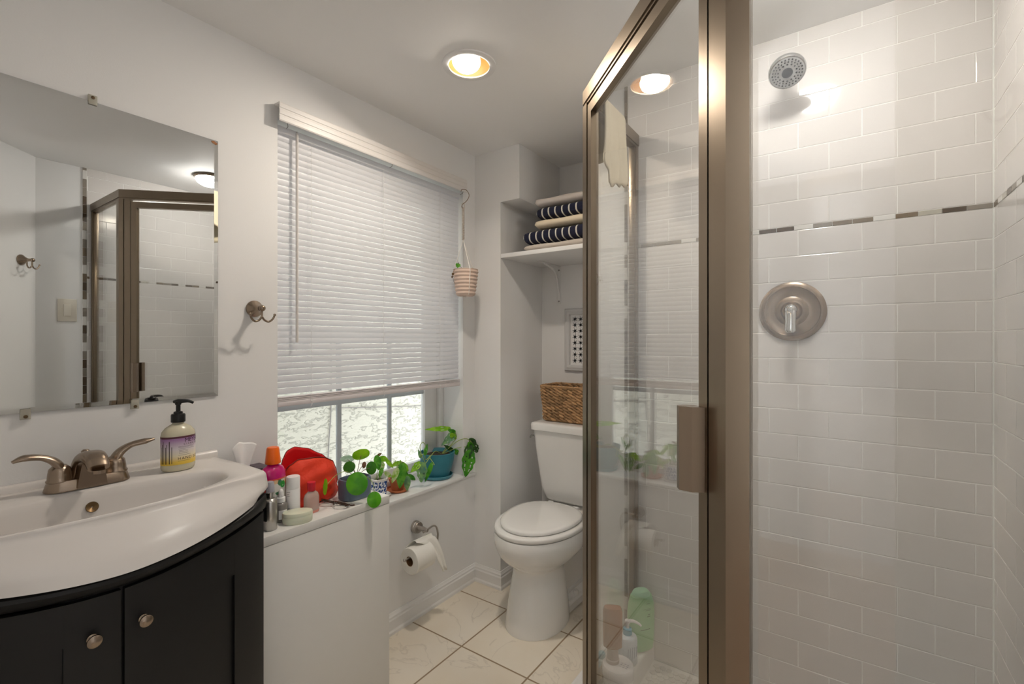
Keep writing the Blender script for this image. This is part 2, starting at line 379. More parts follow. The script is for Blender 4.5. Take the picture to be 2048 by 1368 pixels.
seq = []; u = YS-.009; cols = [2, 0, 4, 1, 3, 0, 1, 1, 0, 2, 1, 0, 1, 3]; i = 0
while u > .808: seq.append((max(u-AP*.8, .807), u, ZA0, ZA1, cols[i % len(cols)])); u -= AP*.8; i += 1
strip('trim_3', PR, seq, 'thin brown and white glass accent line on the shower side wall')
def column(P, a, b):
    z = SF; out = []; pat = [3, 1, 0, 3, 0, 2, 1, 2, 0, 3, 2, 3, 0, 3, 1, 2, 1, 3, 3, 0, 3, 2, 1, 1, 3, 1, 3, 0]
    i = rnd.randrange(5)
    while z < H: out.append((a, b, z, min(z+.0485, H), pat[i % len(pat)])); z += .0485; i += 1
    return out
strip('trim_4', PB, column(PB, .906, .9195), 'upright brown glass mosaic strip edging the back shower tile')
strip('trim_5', PR, column(PR, .788, .8065), 'upright brown glass mosaic strip edging the side shower tile')
# --- shower pan: hexagon mosaic floor and white curb ---
path = [(.948, YS-.0115), (.948, 1.336), (1.448, .836), (XR-.0115, .836)]
co, ci = offset(path, -.075), offset(path, .075)   # offset() is to the left of travel
def hexfloor():
    bm = B(); inner = [Vector(v) for v in ci]; r = .0132; w = r*math.sqrt(3)
    def inside(x, y):
        if x > XR-.022 or y > YS-.022 or x < inner[0].x+.011 or y < inner[2].y+.011: return False
        d = (inner[2]-inner[1]); return d.x*(y-inner[1].y)-d.y*(x-inner[1].x) > .011*d.length
    j = 0; y = .83
    while y < YS:
        x = .95+(w/2 if j % 2 else 0)
        while x < XR:
            if inside(x, y):
                lo = [[(x+rr*math.sin(PI/3*k), y+rr*math.cos(PI/3*k), zz) for k in range(6)] for rr, zz in ((r*.90, SF-.003), (r*.90, SF-.0006), (r*.82, SF))]
                loft(bm, lo, False, True)
            x += w
        y += r*1.5; j += 1
    return bm
struct('floor_shower_mosaic', hexfloor(), M('hexagon_tile', (196, 193, 188), .35, isl=.05), 'pale hexagon mosaic shower floor', sharp=30)
bm = B(); prism(bm, [tuple(v) for v in ci]+[(XR-.0115, YS-.0115)], .0005, SF-.0022); struct('floor_shower', bm, M('pan_grout', (214, 212, 207), .8), 'shower floor grout bed', flat=True)
bm = B()
L_ = []
for i in range(4):
    a, b = Vector(co[i]), Vector(ci[i]); t = (b-a)/.15
    L_.append([(a.x, a.y, .0005), (a.x, a.y, .150), *[((a+t*.006).x, (a+t*.006).y, .157)], ((a+t*.014).x, (a+t*.014).y, .16), ((b-t*.012).x, (b-t*.012).y, .158), ((b-t*.004).x, (b-t*.004).y, .153), (b.x, b.y, .145), (b.x, b.y, .0005)])
loft(bm, L_, True, True); struct('trim_6', bm, M('curb_white', (224, 222, 220), .25), 'white marble-look shower curb', sharp=35)
CZ = .16

# ======================= SHOWER ENCLOSURE =======================
enc = thing('shower_enclosure', 'neo-angle glass shower enclosure with brushed nickel frame and hinged door', 'shower enclosure', (1.2, 1.1, CZ))
outer = [(.932, YS-.011), (.932, 1.329), (1.441, .82), (XR-.011, .82)]
def band(d0, d1, z0, z1, pts=outer, bev=.0):
    bm = B(); a, b = offset(pts, d0), offset(pts, d1)
    loft(bm, [[(a[i].x, a[i].y, z0), (a[i].x, a[i].y, z1), (b[i].x, b[i].y, z1), (b[i].x, b[i].y, z0)] for i in range(len(pts))], True, True); return bm
bm = band(0, .034, 1.992, 2.032); bm2 = band(.004, .030, 1.984, 1.992)
me_ = bpy.data.meshes.new('t'); bm2.to_mesh(me_); bm.from_mesh(me_); bm2.free(); bpy.data.meshes.remove(me_)
obj('header', bm, shn, enc, sharp=30)
D = Vector((-.70711, .70711)); NN = Vector((.70711, .70711)); C2 = Vector((1.441, .82))
def dp(d, o=0): v = C2+D*d+NN*o; return (v.x, v.y)
def yb(x): return x
# bottom tracks under the two fixed panels and the threshold under the door
for pts in (outer[:2], outer[2:]): obj('bottom_track', band(.004, .030, CZ, CZ+.022, pts), shn, enc, sharp=30)
obj('threshold', band(.004, .030, CZ, CZ+.012, outer[1:3]), shn, enc, sharp=30)
# posts
bm = B(); prism(bm, [dp(0), (1.4755, .82), (1.4755, .8535), dp(.0215, .028), dp(.0215)], CZ, 1.984)
prism(bm, [dp(.0235, .003), dp(.0235, .026), dp(.0515, .026), dp(.0515, .003)], CZ+.012, 1.984)
obj('corner_post', bm, shn, enc, sharp=30)
dl = .7198
bm = B(); prism(bm, [dp(dl), (.932, 1.361), (.966, 1.361), dp(dl-.036, .028), dp(dl-.036)], CZ, 1.984)
obj('corner_post', bm, shn, enc, sharp=30)
# wall jambs
bm = B(); box(bm, .934, .964, YS-.034, YS-.011, CZ, 1.992, .002); box(bm, .939, .959, YS-.0405, YS-.0345, CZ+.022, 1.984, .001); obj('wall_jamb', bm, shn, enc)
bm = B(); box(bm, XR-.034, XR-.011, .822, .852, CZ, 1.992, .002); box(bm, XR-.0405, XR-.0345, .827, .847, CZ+.022, 1.984, .001); obj('wall_jamb', bm, shn, enc)
bm = B(); box(bm, .945, .951, 1.362, YS-.035, CZ+.010, 1.99); obj('glass_panel', bm, glass, enc, flat=True)
bm = B(); box(bm, 1.476, XR-.035, .833, .839, CZ+.010, 1.99); obj('glass_panel', bm, glass, enc, flat=True)
# door
door = bpy.data.objects.new('door', None); C.objects.link(door); door.parent = enc
bm = B(); d0, d1 = .0545, .6785; zb, zt = CZ+.022, 1.972
for a, b, z0, z1 in ((d0, d0+.026, zb, zt), (d1-.028, d1, zb, zt)):
    prism(bm, [dp(a, .002), dp(b, .002), dp(b, .0065), dp(b-.004 if a == d0 else b, .012), dp(b, .020), dp(b, .026), dp(a, .026)], z0, z1)
for z0, z1 in ((zb, zb+.03), (zt-.030, zt)): prism(bm, [dp(d0+.026, .002), dp(d1-.028, .002), dp(d1-.028, .026), dp(d0+.026, .026)], z0, z1)
obj('door_frame', bm, shn, door, sharp=30)
bm = B(); prism(bm, [dp(d0+.02, .011), dp(d1-.02, .011), dp(d1-.02, .017), dp(d0+.02, .017)], zb+.02, zt-.02); obj('door_glass', bm, dglass, door, flat=True)
bm = B()
prism(bm, [dp(.060, .0015), dp(.092, .0015), dp(.098, -.016), dp(.098, -.030), dp(.084, -.034), dp(.066, -.020)], .998, 1.146)
obj('door_handle', bm, nick, door, sharp=25, label='boxy brushed nickel outer pull')
bm = B(); prism(bm, [dp(.066, .0265), dp(.092, .0265), dp(.096, .045), dp(.080, .052), dp(.066, .045)], .998, 1.146)
obj('door_handle', bm, nick, door, sharp=25, label='boxy brushed nickel inner pull')

# towel hanging over the header of the left fixed panel
def cloth(name, fn, nu, nv, mat, thick=.004, parent=None):
    bm = B(); loft(bm, [[fn(i/nu, j/nv) for i in range(nu+1)] for j in range(nv+1)], closed=False)
    o = obj(name, bm, mat, parent, sharp=80)
    s = o.modifiers.new('thickness', 'SOLIDIFY'); s.thickness = thick; s.offset = 0; return o
towelc = M('cream_terry', (228, 216, 192), .95, bump=(500, .9, .002))
def hung(u, v):
    y = 1.40+.185*u+.012*math.sin(v*6+u*2)
    k = .22+.10*math.sin(u*5)*.3+.045*u
    if v < .42: x = .970+.006*math.sin(u*15)*(1-v); z = 2.038-(.42-v)/.42*(k*.90+.008*math.sin(u*9)+.006*math.sin(u*38)+.03*math.sin(u*2.6))
    elif v < .58: t = (v-.42)/.16; x = .970-.042*t; z = 2.038+.006*math.sin(t*PI)
    else: x = .926-.006*math.sin(u*13)*(v-.58)*2; z = 2.038-(v-.58)/.42*(.17+.02*math.sin(u*7))
    return (x, y, z)
tw = cloth('hand_towel', hung, 28, 40, towelc, .005)
tag(tw, 'cream hand towel draped over the top rail of the glass shower', 'towel')

# shower head, valve, dome light
sh = thing('shower_sprayer', 'round chrome shower head on the tiled back wall', 'shower head', (1.452, YS-.0095, 2.115))
bm = B(); lathe(bm, [(.028, 0), (.028, -.004), (.022, -.010), (.012, -.012)], (1.452, YS-.0097, 2.115), 32, 'y'); obj('flange', bm, chrome, sh)
bm = B(); tube(bm, [(1.452, YS-.012, 2.115), (1.452, YS-.05, 2.125), (1.453, YS-.085, 2.115), (1.454, YS-.105, 2.098)], .0085, 12, 6); obj('shower_arm', bm, chrome, sh)
hd = Vector((.10, -.60, -.79)).normalized(); hc = Vector((1.454, YS-.105, 2.098)); hq = Vector((0, 0, 1)).rotation_difference(hd).to_matrix().to_4x4()
def oriented(bm, c): bmesh.ops.transform(bm, matrix=Matrix.Translation(c) @ hq, verts=bm.verts)
bm = B(); lathe(bm, [(.006, -.004), (.014, .0), (.017, .010), (.014, .020), (.024, .026), (.038, .034), (.047, .046), (.0495, .054), (.0495, .062), (.047, .066), (.044, .0665)], n=40); oriented(bm, hc); obj('head_body', bm, chrome, sh)
bm = B(); lathe(bm, [(.001, .0672), (.044, .0672)], n=40, cap=(True, False)); oriented(bm, hc); obj('spray_face', bm, M('spray_face_grey', (205, 205, 205), .25, .3), sh)
bm = B()
for rr, cnt, s in ((.038, 26, .0024), (.031, 22, .0021), (.024, 14, .0026)):
    for i in range(cnt):
        a = 2*PI*i/cnt; lathe(bm, [(s, .0665), (s, .0685), (s*.5, .0695)], (rr*math.cos(a), rr*math.sin(a), 0), 8)
lathe(bm, [(.0145, .067), (.0145, .0685), (.012, .0695)], (0, 0, 0), 24)
oriented(bm, hc); obj('nozzles', bm, M('nozzle_rubber', (34, 33, 33), .5), sh)
vl = thing('shower_valve', 'brushed nickel round shower valve with chrome lever handle', 'valve', (1.462, YS-.0095, 1.353))
bm = B(); lathe(bm, [(.093, 0), (.093, -.004), (.086, -.009), (.078, -.010), (.074, -.007), (.050, -.007)], (1.462, YS-.0098, 1.353), 56, 'y'); obj('escutcheon', bm, nick, vl)
bm = B(); lathe(bm, [(.046, -.004), (.046, -.016), (.038, -.020), (.030, -.021), (.028, -.030), (.020, -.040)], (1.462, YS-.0098, 1.353), 48, 'y'); obj('valve_hub', bm, nick, vl)
bm = B(); Y = YS-.045
sphere(bm, (1.462, Y, 1.356), .019)
tube(bm, [(1.462, Y-.002, 1.365), (1.462, Y-.012, 1.345), (1.462, Y-.020, 1.318), (1.462, Y-.024, 1.292), (1.462, Y-.024, 1.285)], [.014, .016, .014, .015, .009], 16, 6, flat=.55, up=(0, -1, 0))
obj('lever_handle', bm, chrome, vl)
dm = thing('shower_ceiling_light', 'flush white glass dome light on the ceiling above the shower', 'ceiling light', (SL[0], SL[1], H))
bm = B(); lathe(bm, [(.082, 0), (.085, -.004), (.082, -.012), (.078, -.015)], (SL[0], SL[1], H-.0005), 48); obj('light_base', bm, nick, dm)
bm = B(); lathe(bm, [(.075*math.cos(t*PI/2/8), -.015-.045*math.sin(t*PI/2/8)) for t in range(9)], (SL[0], SL[1], H), 48, cap=(True, False)); obj('glass_shade', bm, M('lit_white_glass', (255, 250, 242), .3, emit=34), dm)

# recessed downlight
rl = thing('recessed_light', 'lit recessed eyeball downlight with white trim ring in the ceiling', 'recessed light', (DL[0], DL[1], H))
bm = B(); lathe(bm, [(.072, -.001), (.072, -.005), (.078, -.006), (.094, -.0035), (.096, -.0003)], (DL[0], DL[1], H), 56, cap=(False, False)); obj('trim_ring', bm, whitep, rl)
bm = B(); lathe(bm, [(.0735, -.004), (.0725, .03), (.066, .075), (.03, .105), (.001, .11)], (DL[0], DL[1], H), 48, cap=(False, False)); obj('baffle', bm, M('baffle_bronze', (112, 80, 44), .45), rl)
bm = B(); rm = Vector((0, 0, -1)).rotation_difference(DN).to_matrix().to_4x4()
lathe(bm, [(.030, .05), (.045, .010), (.050, .0), (.048, -.004), (.001, -.009)], (0, 0, 0), 40, cap=(True, False)); bmesh.ops.transform(bm, matrix=Matrix.Translation((DL[0]-.004, DL[1]-.010, H+.010)) @ rm, verts=bm.verts)
obj('bulb', bm, M('lit_bulb', (255, 232, 190), .3, emit=9), rl, label='glowing warm white bulb')

# light switch + robe hooks
ls = thing('light_switch', 'white rocker light switch plate on the right wall', 'light switch', (XR, .725, 1.427))
bm = B(); box(bm, XR-.006, XR-.0002, .685, .765, 1.365, 1.489, .003); obj('switch_plate', bm, M('switch_ivory', (214, 208, 196), .35), ls)
bm = B(); box(bm, XR-.010, XR-.0062, .709, .741, 1.394, 1.460, .002); obj('rocker', bm, M('switch_ivory', (214, 208, 196), .35), ls)
def hook(label, c, rz):
    t = thing('robe_hook', label, 'hook', c, rz, None)   # local: +x away from the wall
    bm = B(); lathe(bm, [(.027, .0003), (.027, .005), (.0225, .010), (.016, .018), (.009, .030), (.007, .040), (.0085, .046), (.0105, .052), (.0085, .058), (.004, .061)], (0, 0, 0), 32, 'x'); obj('hook_base', bm, nick, t, local=True)
    bm = B()
    tube(bm, [(.050, 0, -.006), (.050, 0, -.030)], .0036, 10)
    for s in (-1, 1):
        tube(bm, [(.050, 0, -.026), (.050, s*.008, -.038), (.051, s*.022, -.043), (.053, s*.034, -.034), (.055, s*.039, -.022)], [.0034, .0034, .0034, .0032, .003], 10, 5)
        sphere(bm, (.0553, s*.0395, -.020), .0043, n=12)
    obj('prong', bm, nick, t, local=True); return t
hook('brushed nickel double robe hook on the wall between mirror and window', (0, .790, 1.366), 0)
hook('brushed nickel double robe hook on the diagonal wall, seen in the mirror', (1.860, .5355, 1.673), math.radians(135))

# ======================= MIRROR =======================
mr = thing('wall_mirror', 'large frameless wall mirror held by small clear clips above the sink', 'mirror', (0, .33, 1.09))
my0, my1, mz0, mz1 = -.02, .678, 1.090, 1.880
def rect(x, d): return [(x, my0+d, mz0+d), (x, my1-d, mz0+d), (x, my1-d, mz1-d), (x, my0+d, mz1-d)]
bm = B(); loft(bm, [rect(.002, 0), rect(.0045, 0), rect(.0062, .012)], True, True); obj('mirror_glass', bm, mirrorm, mr, flat=True)
bm = B(); pts = [(my1-.012, mz1-.003), (my1-.001, mz1-.009), (my1-.006, mz1-.014), (my1-.017, mz1-.011), (my1-.020, mz1-.005)]
loft(bm, [[(.0063, y, z) for y, z in pts], [(.0066, y, z) for y, z in pts]], True, True); obj('desilvered_spot', bm, M('rust', (150, 100, 60), .6), mr)
clipm = M('clear_clip_plastic', (208, 204, 190), .25, alpha=.45); screwm = M('old_screw', (96, 78, 56), .45, .7)
for y, z, s in ((.378, mz1, 1), (.467, mz0, -1), (.255, mz0, -1)):
    bm = B(); box(bm, .0066, .0092, y-.009, y+.009, min(z-s*.009, z+s*.016), max(z-s*.009, z+s*.016), .001); box(bm, .0003, .0066, y-.009, y+.009, min(z+s*.001, z+s*.016), max(z+s*.001, z+s*.016))
    k = obj('mirror_clip', bm, clipm, mr)
    bm = B(); lathe(bm, [(.0042, .0092), (.0040, .0108), (.001, .0114)], (0, y, z+s*.009), 16, 'x'); obj('screw', bm, screwm, k)

# ======================= VANITY =======================
VC = .33; HW = .342
def bow(y, x0, amp, p=2): w = min(1, abs(y-VC)/HW); return x0+amp*(1-w**p)
def outline(x0, amp, hw, rc=.02, n=40):     # closed plan: wall side then right side then bow
    P = [(0.001, VC+hw*(1-2*i/24)) for i in range(24, -1, -1)][::1]
    P = [(0.001, VC-hw+2*hw*i/24) for i in range(25)]
    P += [((x0-rc)*i/12, VC+hw) for i in range(1, 13)]
    def fx(y): w = min(1, abs(y-VC)/hw); return x0+amp*(1-w*w)
    for i in range(1, 7):
        a = PI/2*(1-i/6); P.append((x0-rc+rc*math.cos(a)*1.0, VC+hw-rc+rc*math.sin(a)))
    for i in range(1, n): y = VC+hw-rc-2*(hw-rc)*i/n; P.append((fx(y), y))
    for i in range(0, 7):
        a = PI/2*(i/6); P.append((x0-rc+rc*math.cos(a), VC-hw+rc-rc*math.sin(a)))
    P += [((x0-rc)*(1-i/12), VC-hw) for i in range(1, 12)]
    return P
def cast(poly, c, ang):
    d = Vector((math.cos(ang), math.sin(ang))); best = None; n = len(poly)
    for i in range(n):
        a = Vector(poly[i])-c; b = Vector(poly[(i+1) % n])-c; e = b-a; den = d.x*e.y-d.y*e.x
        if abs(den) < 1e-12: continue
        t = (a.x*e.y-a.y*e.x)/den; s = (a.x*d.y-a.y*d.x)/den
        if t > 0 and -1e-6 <= s <= 1+1e-6: best = t if best is None else max(best, t)
    return c+d*best
sc = Vector((.225, VC)); NA = 144
angs = [2*PI*i/NA for i in range(NA)]
oT = outline(.322, .046, HW); oM = outline(.330, .086, HW+.001, .022); oB = outline(.324, .108, HW-.006, .03)
T = [cast(oT, sc, a) for a in angs]; Mi = [cast(oM, sc, a) for a in angs]; Bo = [cast(oB, sc, a) for a in angs]
def rimpt(a, k=1.0):
    c, s = math.cos(a), math.sin(a); e = 2.6
    hx = (.112 if c > 0 else .092)
    r = (abs(c/hx)**e+abs(s/.268)**e)**(-1/e)
    x, y = sc.x+r*c*k, sc.y+r*s*k
    return Vector((x+(.020*(1-min(1, abs(y-VC)/.268)**2) if c > 0 else 0)*k*c, y))
SK = .905
def zb_(p):
    w = min(1, abs(p.y-VC)/HW); f = max(0, min(1, (p.x-.05)/.25)); return .865*(1-f)+f*((.800+.052*w**1.7))
vn = thing('bathroom_vanity', 'black bow-front vanity cabinet with two doors under the white sink', 'vanity', (.2, VC, 0))
sk = thing('sink_top', 'glossy white integrated sink top with curved front on the black vanity', 'sink', (.2, VC, .80))
loops = []
for k, dz in ((.02, -.128), (.3, -.127), (.55, -.120), (.74, -.104), (.86, -.078), (.925, -.045), (.965, -.018), (.99, -.004), (1.02, .0005)):
    loops.append([(*rimpt(a, k), SK+dz) for a in angs])
for f, dz in ((.35, .002), (.75, .003), (.93, .002), (.985, -.003)):
    loops.append([(*(rimpt(a, 1.02).lerp(T[i], f)), SK+dz) for i, a in enumerate(angs)])
def ap(i, v):
    a, m, b = T[i], Mi[i], Bo[i]; p = a*(1-v)**2+m*1.06*2*v*(1-v)*1.0+b*v*v if False else (a.lerp(m, min(1, v*1.5)) if v < .66 else m.lerp(b, (v-.66)/.34))
    return p
for v in (.0, .08, .2, .35, .5, .66, .8, .92, 1.0):
    loops.append([(*ap(i, v), (SK-.008)*(1-v)+zb_(Bo[i])*v) for i in range(NA)])
loops.append([(*(Bo[i].lerp(sc, .08)), zb_(Bo[i])-.004) for i in range(NA)])
loops.append([(*(Bo[i].lerp(sc, .3)), zb_(Bo[i])+.01) for i in range(NA)])
bm = B(); loft(bm, loops, True, False)
obj('basin', bm, sinkm, sk, sharp=60)
bm = B(); L_ = []
for y in [VC-.341+.682*i/30 for i in range(31)]:
    L_.append([(.002, y, SK-.01), (.020, y, SK-.01), (.0195, y, SK+.010), (.017, y, SK+.016), (.012, y, SK+.019), (.002, y, SK+.019)])
loft(bm, L_, True, True); obj('backsplash_lip', bm, sinkm, sk, sharp=50)
bm = B(); lathe(bm, [(.0125, 0), (.0115, .0025), (.008, .001), (.001, -.002)], (0, 0, 0), 28, 'x', cap=(False, False)); bmesh.ops.transform(bm, matrix=Matrix.Translation((.1415, .345, .868)) @ Matrix.Rotation(math.radians(-20), 4, 'Y'), verts=bm.verts)
obj('overflow_ring', bm, M('brass_overflow', (120, 98, 70), .4, .9), sk)
bm = B(); lathe(bm, [(.022, .0), (.022, .003), (.018, .005), (.001, .007)], (.225, VC, SK-.1275), 28); obj('drain_stopper', bm, nick, sk)
# carcass
def vshell(x0, amp, hw, z0, z1, ztop=None, rc=.004):
    bm = B(); o = outline(x0, amp, hw, rc); c = [(x, y) for x, y in o]
    top = [(x, y, z1 if ztop is None else ztop(Vector((x, y)))) for x, y in c]
    loft(bm, [[(x, y, z0) for x, y in c], top], True, True); return bm
obj('cabinet_body', vshell(.306, .086, HW-.012, .09, .765), blackw, vn, sharp=35)
for s in (-1, 1):
    bm = B(); ya = VC+s*(HW-.012); box(bm, .004, .300, min(ya, ya-s*.016), max(ya, ya-s*.016), .7655, .836); obj('side_panel', bm, blackw, vn)
bm = B(); o0 = outline(.250, .086, HW-.02, .004); loft(bm, [[(x, y, .0005) for x, y in o0], [(x, y, .09) for x, y in o0]], True, True); obj('toe_kick', bm, blackw, vn, sharp=35)
# curved rail under the sink
def frontstrip(bm, prof, y0, y1, n=48):     # prof: list of (dx outward from door plane, z fn)
    L = []
    for i in range(n+1):
        y = y0+(y1-y0)*i/n; w = min(1, abs(y-VC)/HW)
        x = .306+.086*(1-w*w)
        L.append([(x+dx*(1-.75*w**10), y, z(w) if callable(z) else z) for dx, z in prof])
    loft(bm, L, True, True)
zr1 = lambda w: .798+.052*w**1.7; zr0 = lambda w: .764+.046*w**1.7
bm = B(); frontstrip(bm, [(-.026, zr1), (.018, zr1), (.027, lambda w: zr1(w)-.006), (.029, lambda w: zr1(w)-.013), (.022, lambda w: zr0(w)+.012), (.012, lambda w: zr0(w)+.003), (.006, zr0), (-.026, zr0)], VC-HW+.010, VC+HW-.008)
obj('apron_rail', bm, blackw, vn, sharp=40)
zd = lambda w: .760+.046*w**1.7
for s in (1, -1):
    y0, y1 = (VC+.003, VC+HW-.016) if s > 0 else (VC-HW+.016, VC-.003)
    inn, out = (VC+.088, VC+.232) if s > 0 else (VC-.232, VC-.088)
    bm = B()
    for a, b in ((y0, min(inn, out)), (max(inn, out), y1)): frontstrip(bm, [(.001, .12), (.014, .12), (.014, zd), (.001, zd)], a, b, 16)
    frontstrip(bm, [(.001, .684), (.0138, .684), (.0138, zd), (.001, zd)], inn, out, 20); frontstrip(bm, [(.001, .12), (.0138, .12), (.0138, .19), (.001, .19)], inn, out, 20)
    frontstrip(bm, [(.001, .19), (.007, .19), (.007, .684), (.001, .684)], inn, out, 20)
    d = obj('door', bm, blackw, vn, sharp=30)
    ky = VC-.007+s*.041; w = .042/HW; kx = .306+.086*(1-w*w)+.014
    bm = B(); lathe(bm, [(.0088, .0002), (.0088, .003), (.0048, .005), (.0048, .010), (.0095, .013), (.0120, .016), (.0118, .019), (.008, .0215), (.001, .0225)], (kx, ky, .685), 28, 'x')
    obj('knob', bm, nick, d)
# ---- faucet ----
fc = thing('faucet', 'brushed nickel two-handle centerset faucet behind the basin', 'faucet', (.082, .352, SK+.003)); fz = SK+.003; fy = .352; fx = .082
def stadium(cx_, cy_, hy, r, z, n=12): return [(cx_+r*math.cos(-PI/2+PI/2-PI/2+0+PI*i/n+PI/2-PI/2)*0, 0, 0) for i in range(0)]+[(cx_+r*math.cos(a), cy_+(hy if math.sin(a) >= 0 else -hy)+r*math.sin(a), z) for a in [2*PI*(i+.5)/(2*n) for i in range(2*n)]]
bm = B(); loft(bm, [stadium(fx, fy, .051, .030, fz), stadium(fx, fy, .051, .030, fz+.003), stadium(fx, fy, .050, .0265, fz+.018), stadium(fx, fy, .049, .024, fz+.024)], True, True); obj('faucet_base', bm, nick, fc)
bm = B()   # spout: rises from the base and hooks forward
P = [(fx-.006, fy, fz+.018), (fx-.004, fy, fz+.050), (fx+.010, fy, fz+.068), (fx+.036, fy, fz+.074), (fx+.062, fy, fz+.068), (fx+.080, fy, fz+.054)]
W_ = [.036, .031, .027, .0245, .0225, .0205]; Hh = [.026, .022, .017, .0135, .012, .011]
P2 = smoothpath(P, 6); loops = []
for i, p in enumerate(P2):
    t = i/(len(P2)-1)*(len(W_)-1); k = min(int(t), len(W_)-2); f = t-k; w_ = W_[k]*(1-f)+W_[k+1]*f; h_ = Hh[k]*(1-f)+Hh[k+1]*f
    tg = (P2[min(i+1, len(P2)-1)]-P2[max(i-1, 0)]).normalized(); nn = Vector((0, 1, 0)).cross(tg)
    L = []
    for q_ in range(24):
        a = 2*PI*q_/24; cc, ss = math.cos(a), math.sin(a); e = .75
        L.append(p+Vector((0, 1, 0))*(w_*math.copysign(abs(cc)**e, cc))+nn*(h_*math.copysign(abs(ss)**e, ss)))
    loops.append(L)
loft(bm, loops, True, True)
loft(bm, [[(fx-.026, fy-.036, fz+.010), (fx+.034, fy-.028, fz+.004), (fx+.034, fy+.028, fz+.004), (fx-.026, fy+.036, fz+.010)], [(fx-.020, fy-.030, fz+.036), (fx+.036, fy-.024, fz+.036), (fx+.036, fy+.024, fz+.036), (fx-.020, fy+.030, fz+.036)], [(fx-.004, fy-.024, fz+.064), (fx+.040, fy-.020, fz+.064), (fx+.040, fy+.020, fz+.064), (fx-.004, fy+.024, fz+.064)]], True, True)
obj('spout', bm, nick, fc, sharp=50)
bm = B(); lathe(bm, [(.0125, .0), (.0125, -.008), (.010, -.009)], (fx+.081, fy, fz+.050), 20); obj('aerator', bm, nick, fc)
bm = B(); tube(bm, [(fx-.024, fy, fz+.02), (fx-.024, fy, fz+.072)], .003, 8); lathe(bm, [(.004, 0), (.008, .005), (.009, .010), (.005, .014)], (fx-.024, fy, fz+.070), 16); obj('pop_up_rod', bm, nick, fc)
for s in (-1, 1):
    hy = fy+s*.052
    bm = B(); lathe(bm, [(.0245, .0), (.0250, .003), (.0225, .006), (.0215, .018), (.0195, .030), (.012, .038), (.002, .040)], (fx, hy, fz+.022), 28)
    tube(bm, [(fx, hy-s*.003, fz+.030), (fx, hy-s*.001, fz+.050), (fx+.002, hy+s*.010, fz+.070), (fx+.004, hy+s*.032, fz+.084), (fx+.008, hy+s*.060, fz+.089), (fx+.011, hy+s*.080, fz+.088+.004*s)], [.0205, .0185, .0145, .0105, .011, .0045], 16, 6, flat=.62, up=(0, 0, 1))
    obj('faucet_handle', bm, nick, fc, sharp=60)

# ---- hand soap pump bottle ----
sb = thing('soap_dispenser', 'pump hand soap bottle with purple and yellow label on the sink', 'soap bottle', (.098, .537, SK+.003)); bz = SK+.003; bx_, by_ = .098, .537
def oval(z, r, sx=.72): return [(bx_+r*sx*math.cos(2*PI*i/40), by_+r*math.sin(2*PI*i/40), bz+z) for i in range(40)]
bm = B(); loft(bm, [oval(z, r) for z, r in ((0, .034), (.003, .038), (.010, .0405), (.095, .0405), (.105, .0385), (.116, .030), (.123, .019), (.126, .014), (.131, .0135))], True, True)
obj('bottle', bm, M('translucent_cream_plastic', (222, 216, 190), .25, trans=.25, sss=.1), sb)
def labelmat():
    m = bpy.data.materials.new('soap_label'); m.use_nodes = True; nt = m.node_tree; n = nt.nodes; L = nt.links.new; b = n['Principled BSDF']
    g = n.new('ShaderNodeNewGeometry'); sp = n.new('ShaderNodeSeparateXYZ'); L(g.outputs['Position'], sp.inputs[0])
    mr_ = n.new('ShaderNodeMapRange'); mr_.inputs['From Min'].default_value = bz+.018; mr_.inputs['From Max'].default_value = bz+.094; L(sp.outputs[2], mr_.inputs[0])
    r = n.new('ShaderNodeValToRGB'); e = r.color_ramp.elements; e[0].position = 0; e[0].color = lin((226, 190, 70))+(1,); e[1].position = 1; e[1].color = lin((90, 40, 60))+(1,)
    for p, c_ in ((.10, (232, 196, 80)), (.32, (232, 222, 196)), (.55, (222, 214, 218)), (.88, (168, 128, 176)), (.93, (160, 120, 170)), (.935, (88, 44, 56))):
        x = e.new(p); x.color = lin(c_)+(1,)
    L(mr_.outputs[0], r.inputs[0]); L(r.outputs[0], b.inputs['Base Color']); b.inputs['Roughness'].default_value = .35; return m
bm = B(); loft(bm, [[(bx_+.0409*.72*math.cos(a)*k, by_+.0409*math.sin(a)*k, bz+z) for a in [math.radians(-115+230*i/48) for i in range(49)]] for z, k in ((.018, 1), (.094, 1))], closed=False)
lb = obj('label', bm, labelmat(), sb, flat=False)
inkm = M('label_ink', (48, 28, 32), .5)
def wrapf(a0, zz, rot=False):
    def f(co):
        x_, y_ = (co.x, co.y) if not rot else (co.y*-1, co.x)
        a = math.radians(a0)+x_/.040; return Vector((bx_+.0412*.72*math.cos(a)*1.004, by_+.0412*math.sin(a)*1.004, bz+zz+y_))
    return f
text('label_text', "MEYER'S", .0155, inkm, sb, wrapf(6, .0775), .95)
text('label_text', "CLEAN DAY", .0075, inkm, sb, wrapf(3, .0695), 1.3)
text('label_text', "HAND SOAP", .0105, inkm, sb, wrapf(-16, .031), 1.25)
bm = B()
for z, a0, a1 in ((.066, -14, 50), (.0635, -14, 40), (.060, -14, 48), (.056, -12, 20), (.052, -12, 18), (.048, -12, 20), (.043, -14, 30), (.0275, -16, 30)):
    loft(bm, [[(bx_+.0413*.72*math.cos(a), by_+.0413*math.sin(a), bz+z+d) for a in [math.radians(a0+(a1-a0)*i/10) for i in range(11)]] for d in (0, .0006)], closed=False)
for k, a in enumerate((-80, -75, -69, -60, -54, -45, -36)):
    loft(bm, [[(bx_+.0413*.72*math.cos(math.radians(t)), by_+.0413*math.sin(math.radians(t)), bz+z) for t in (a, a+2.0+(k % 2))] for z in (.022, .022+.045+.015*((k*7) % 3)/2)], closed=False)
obj('label_fine_print', bm, inkm, sb, flat=True)
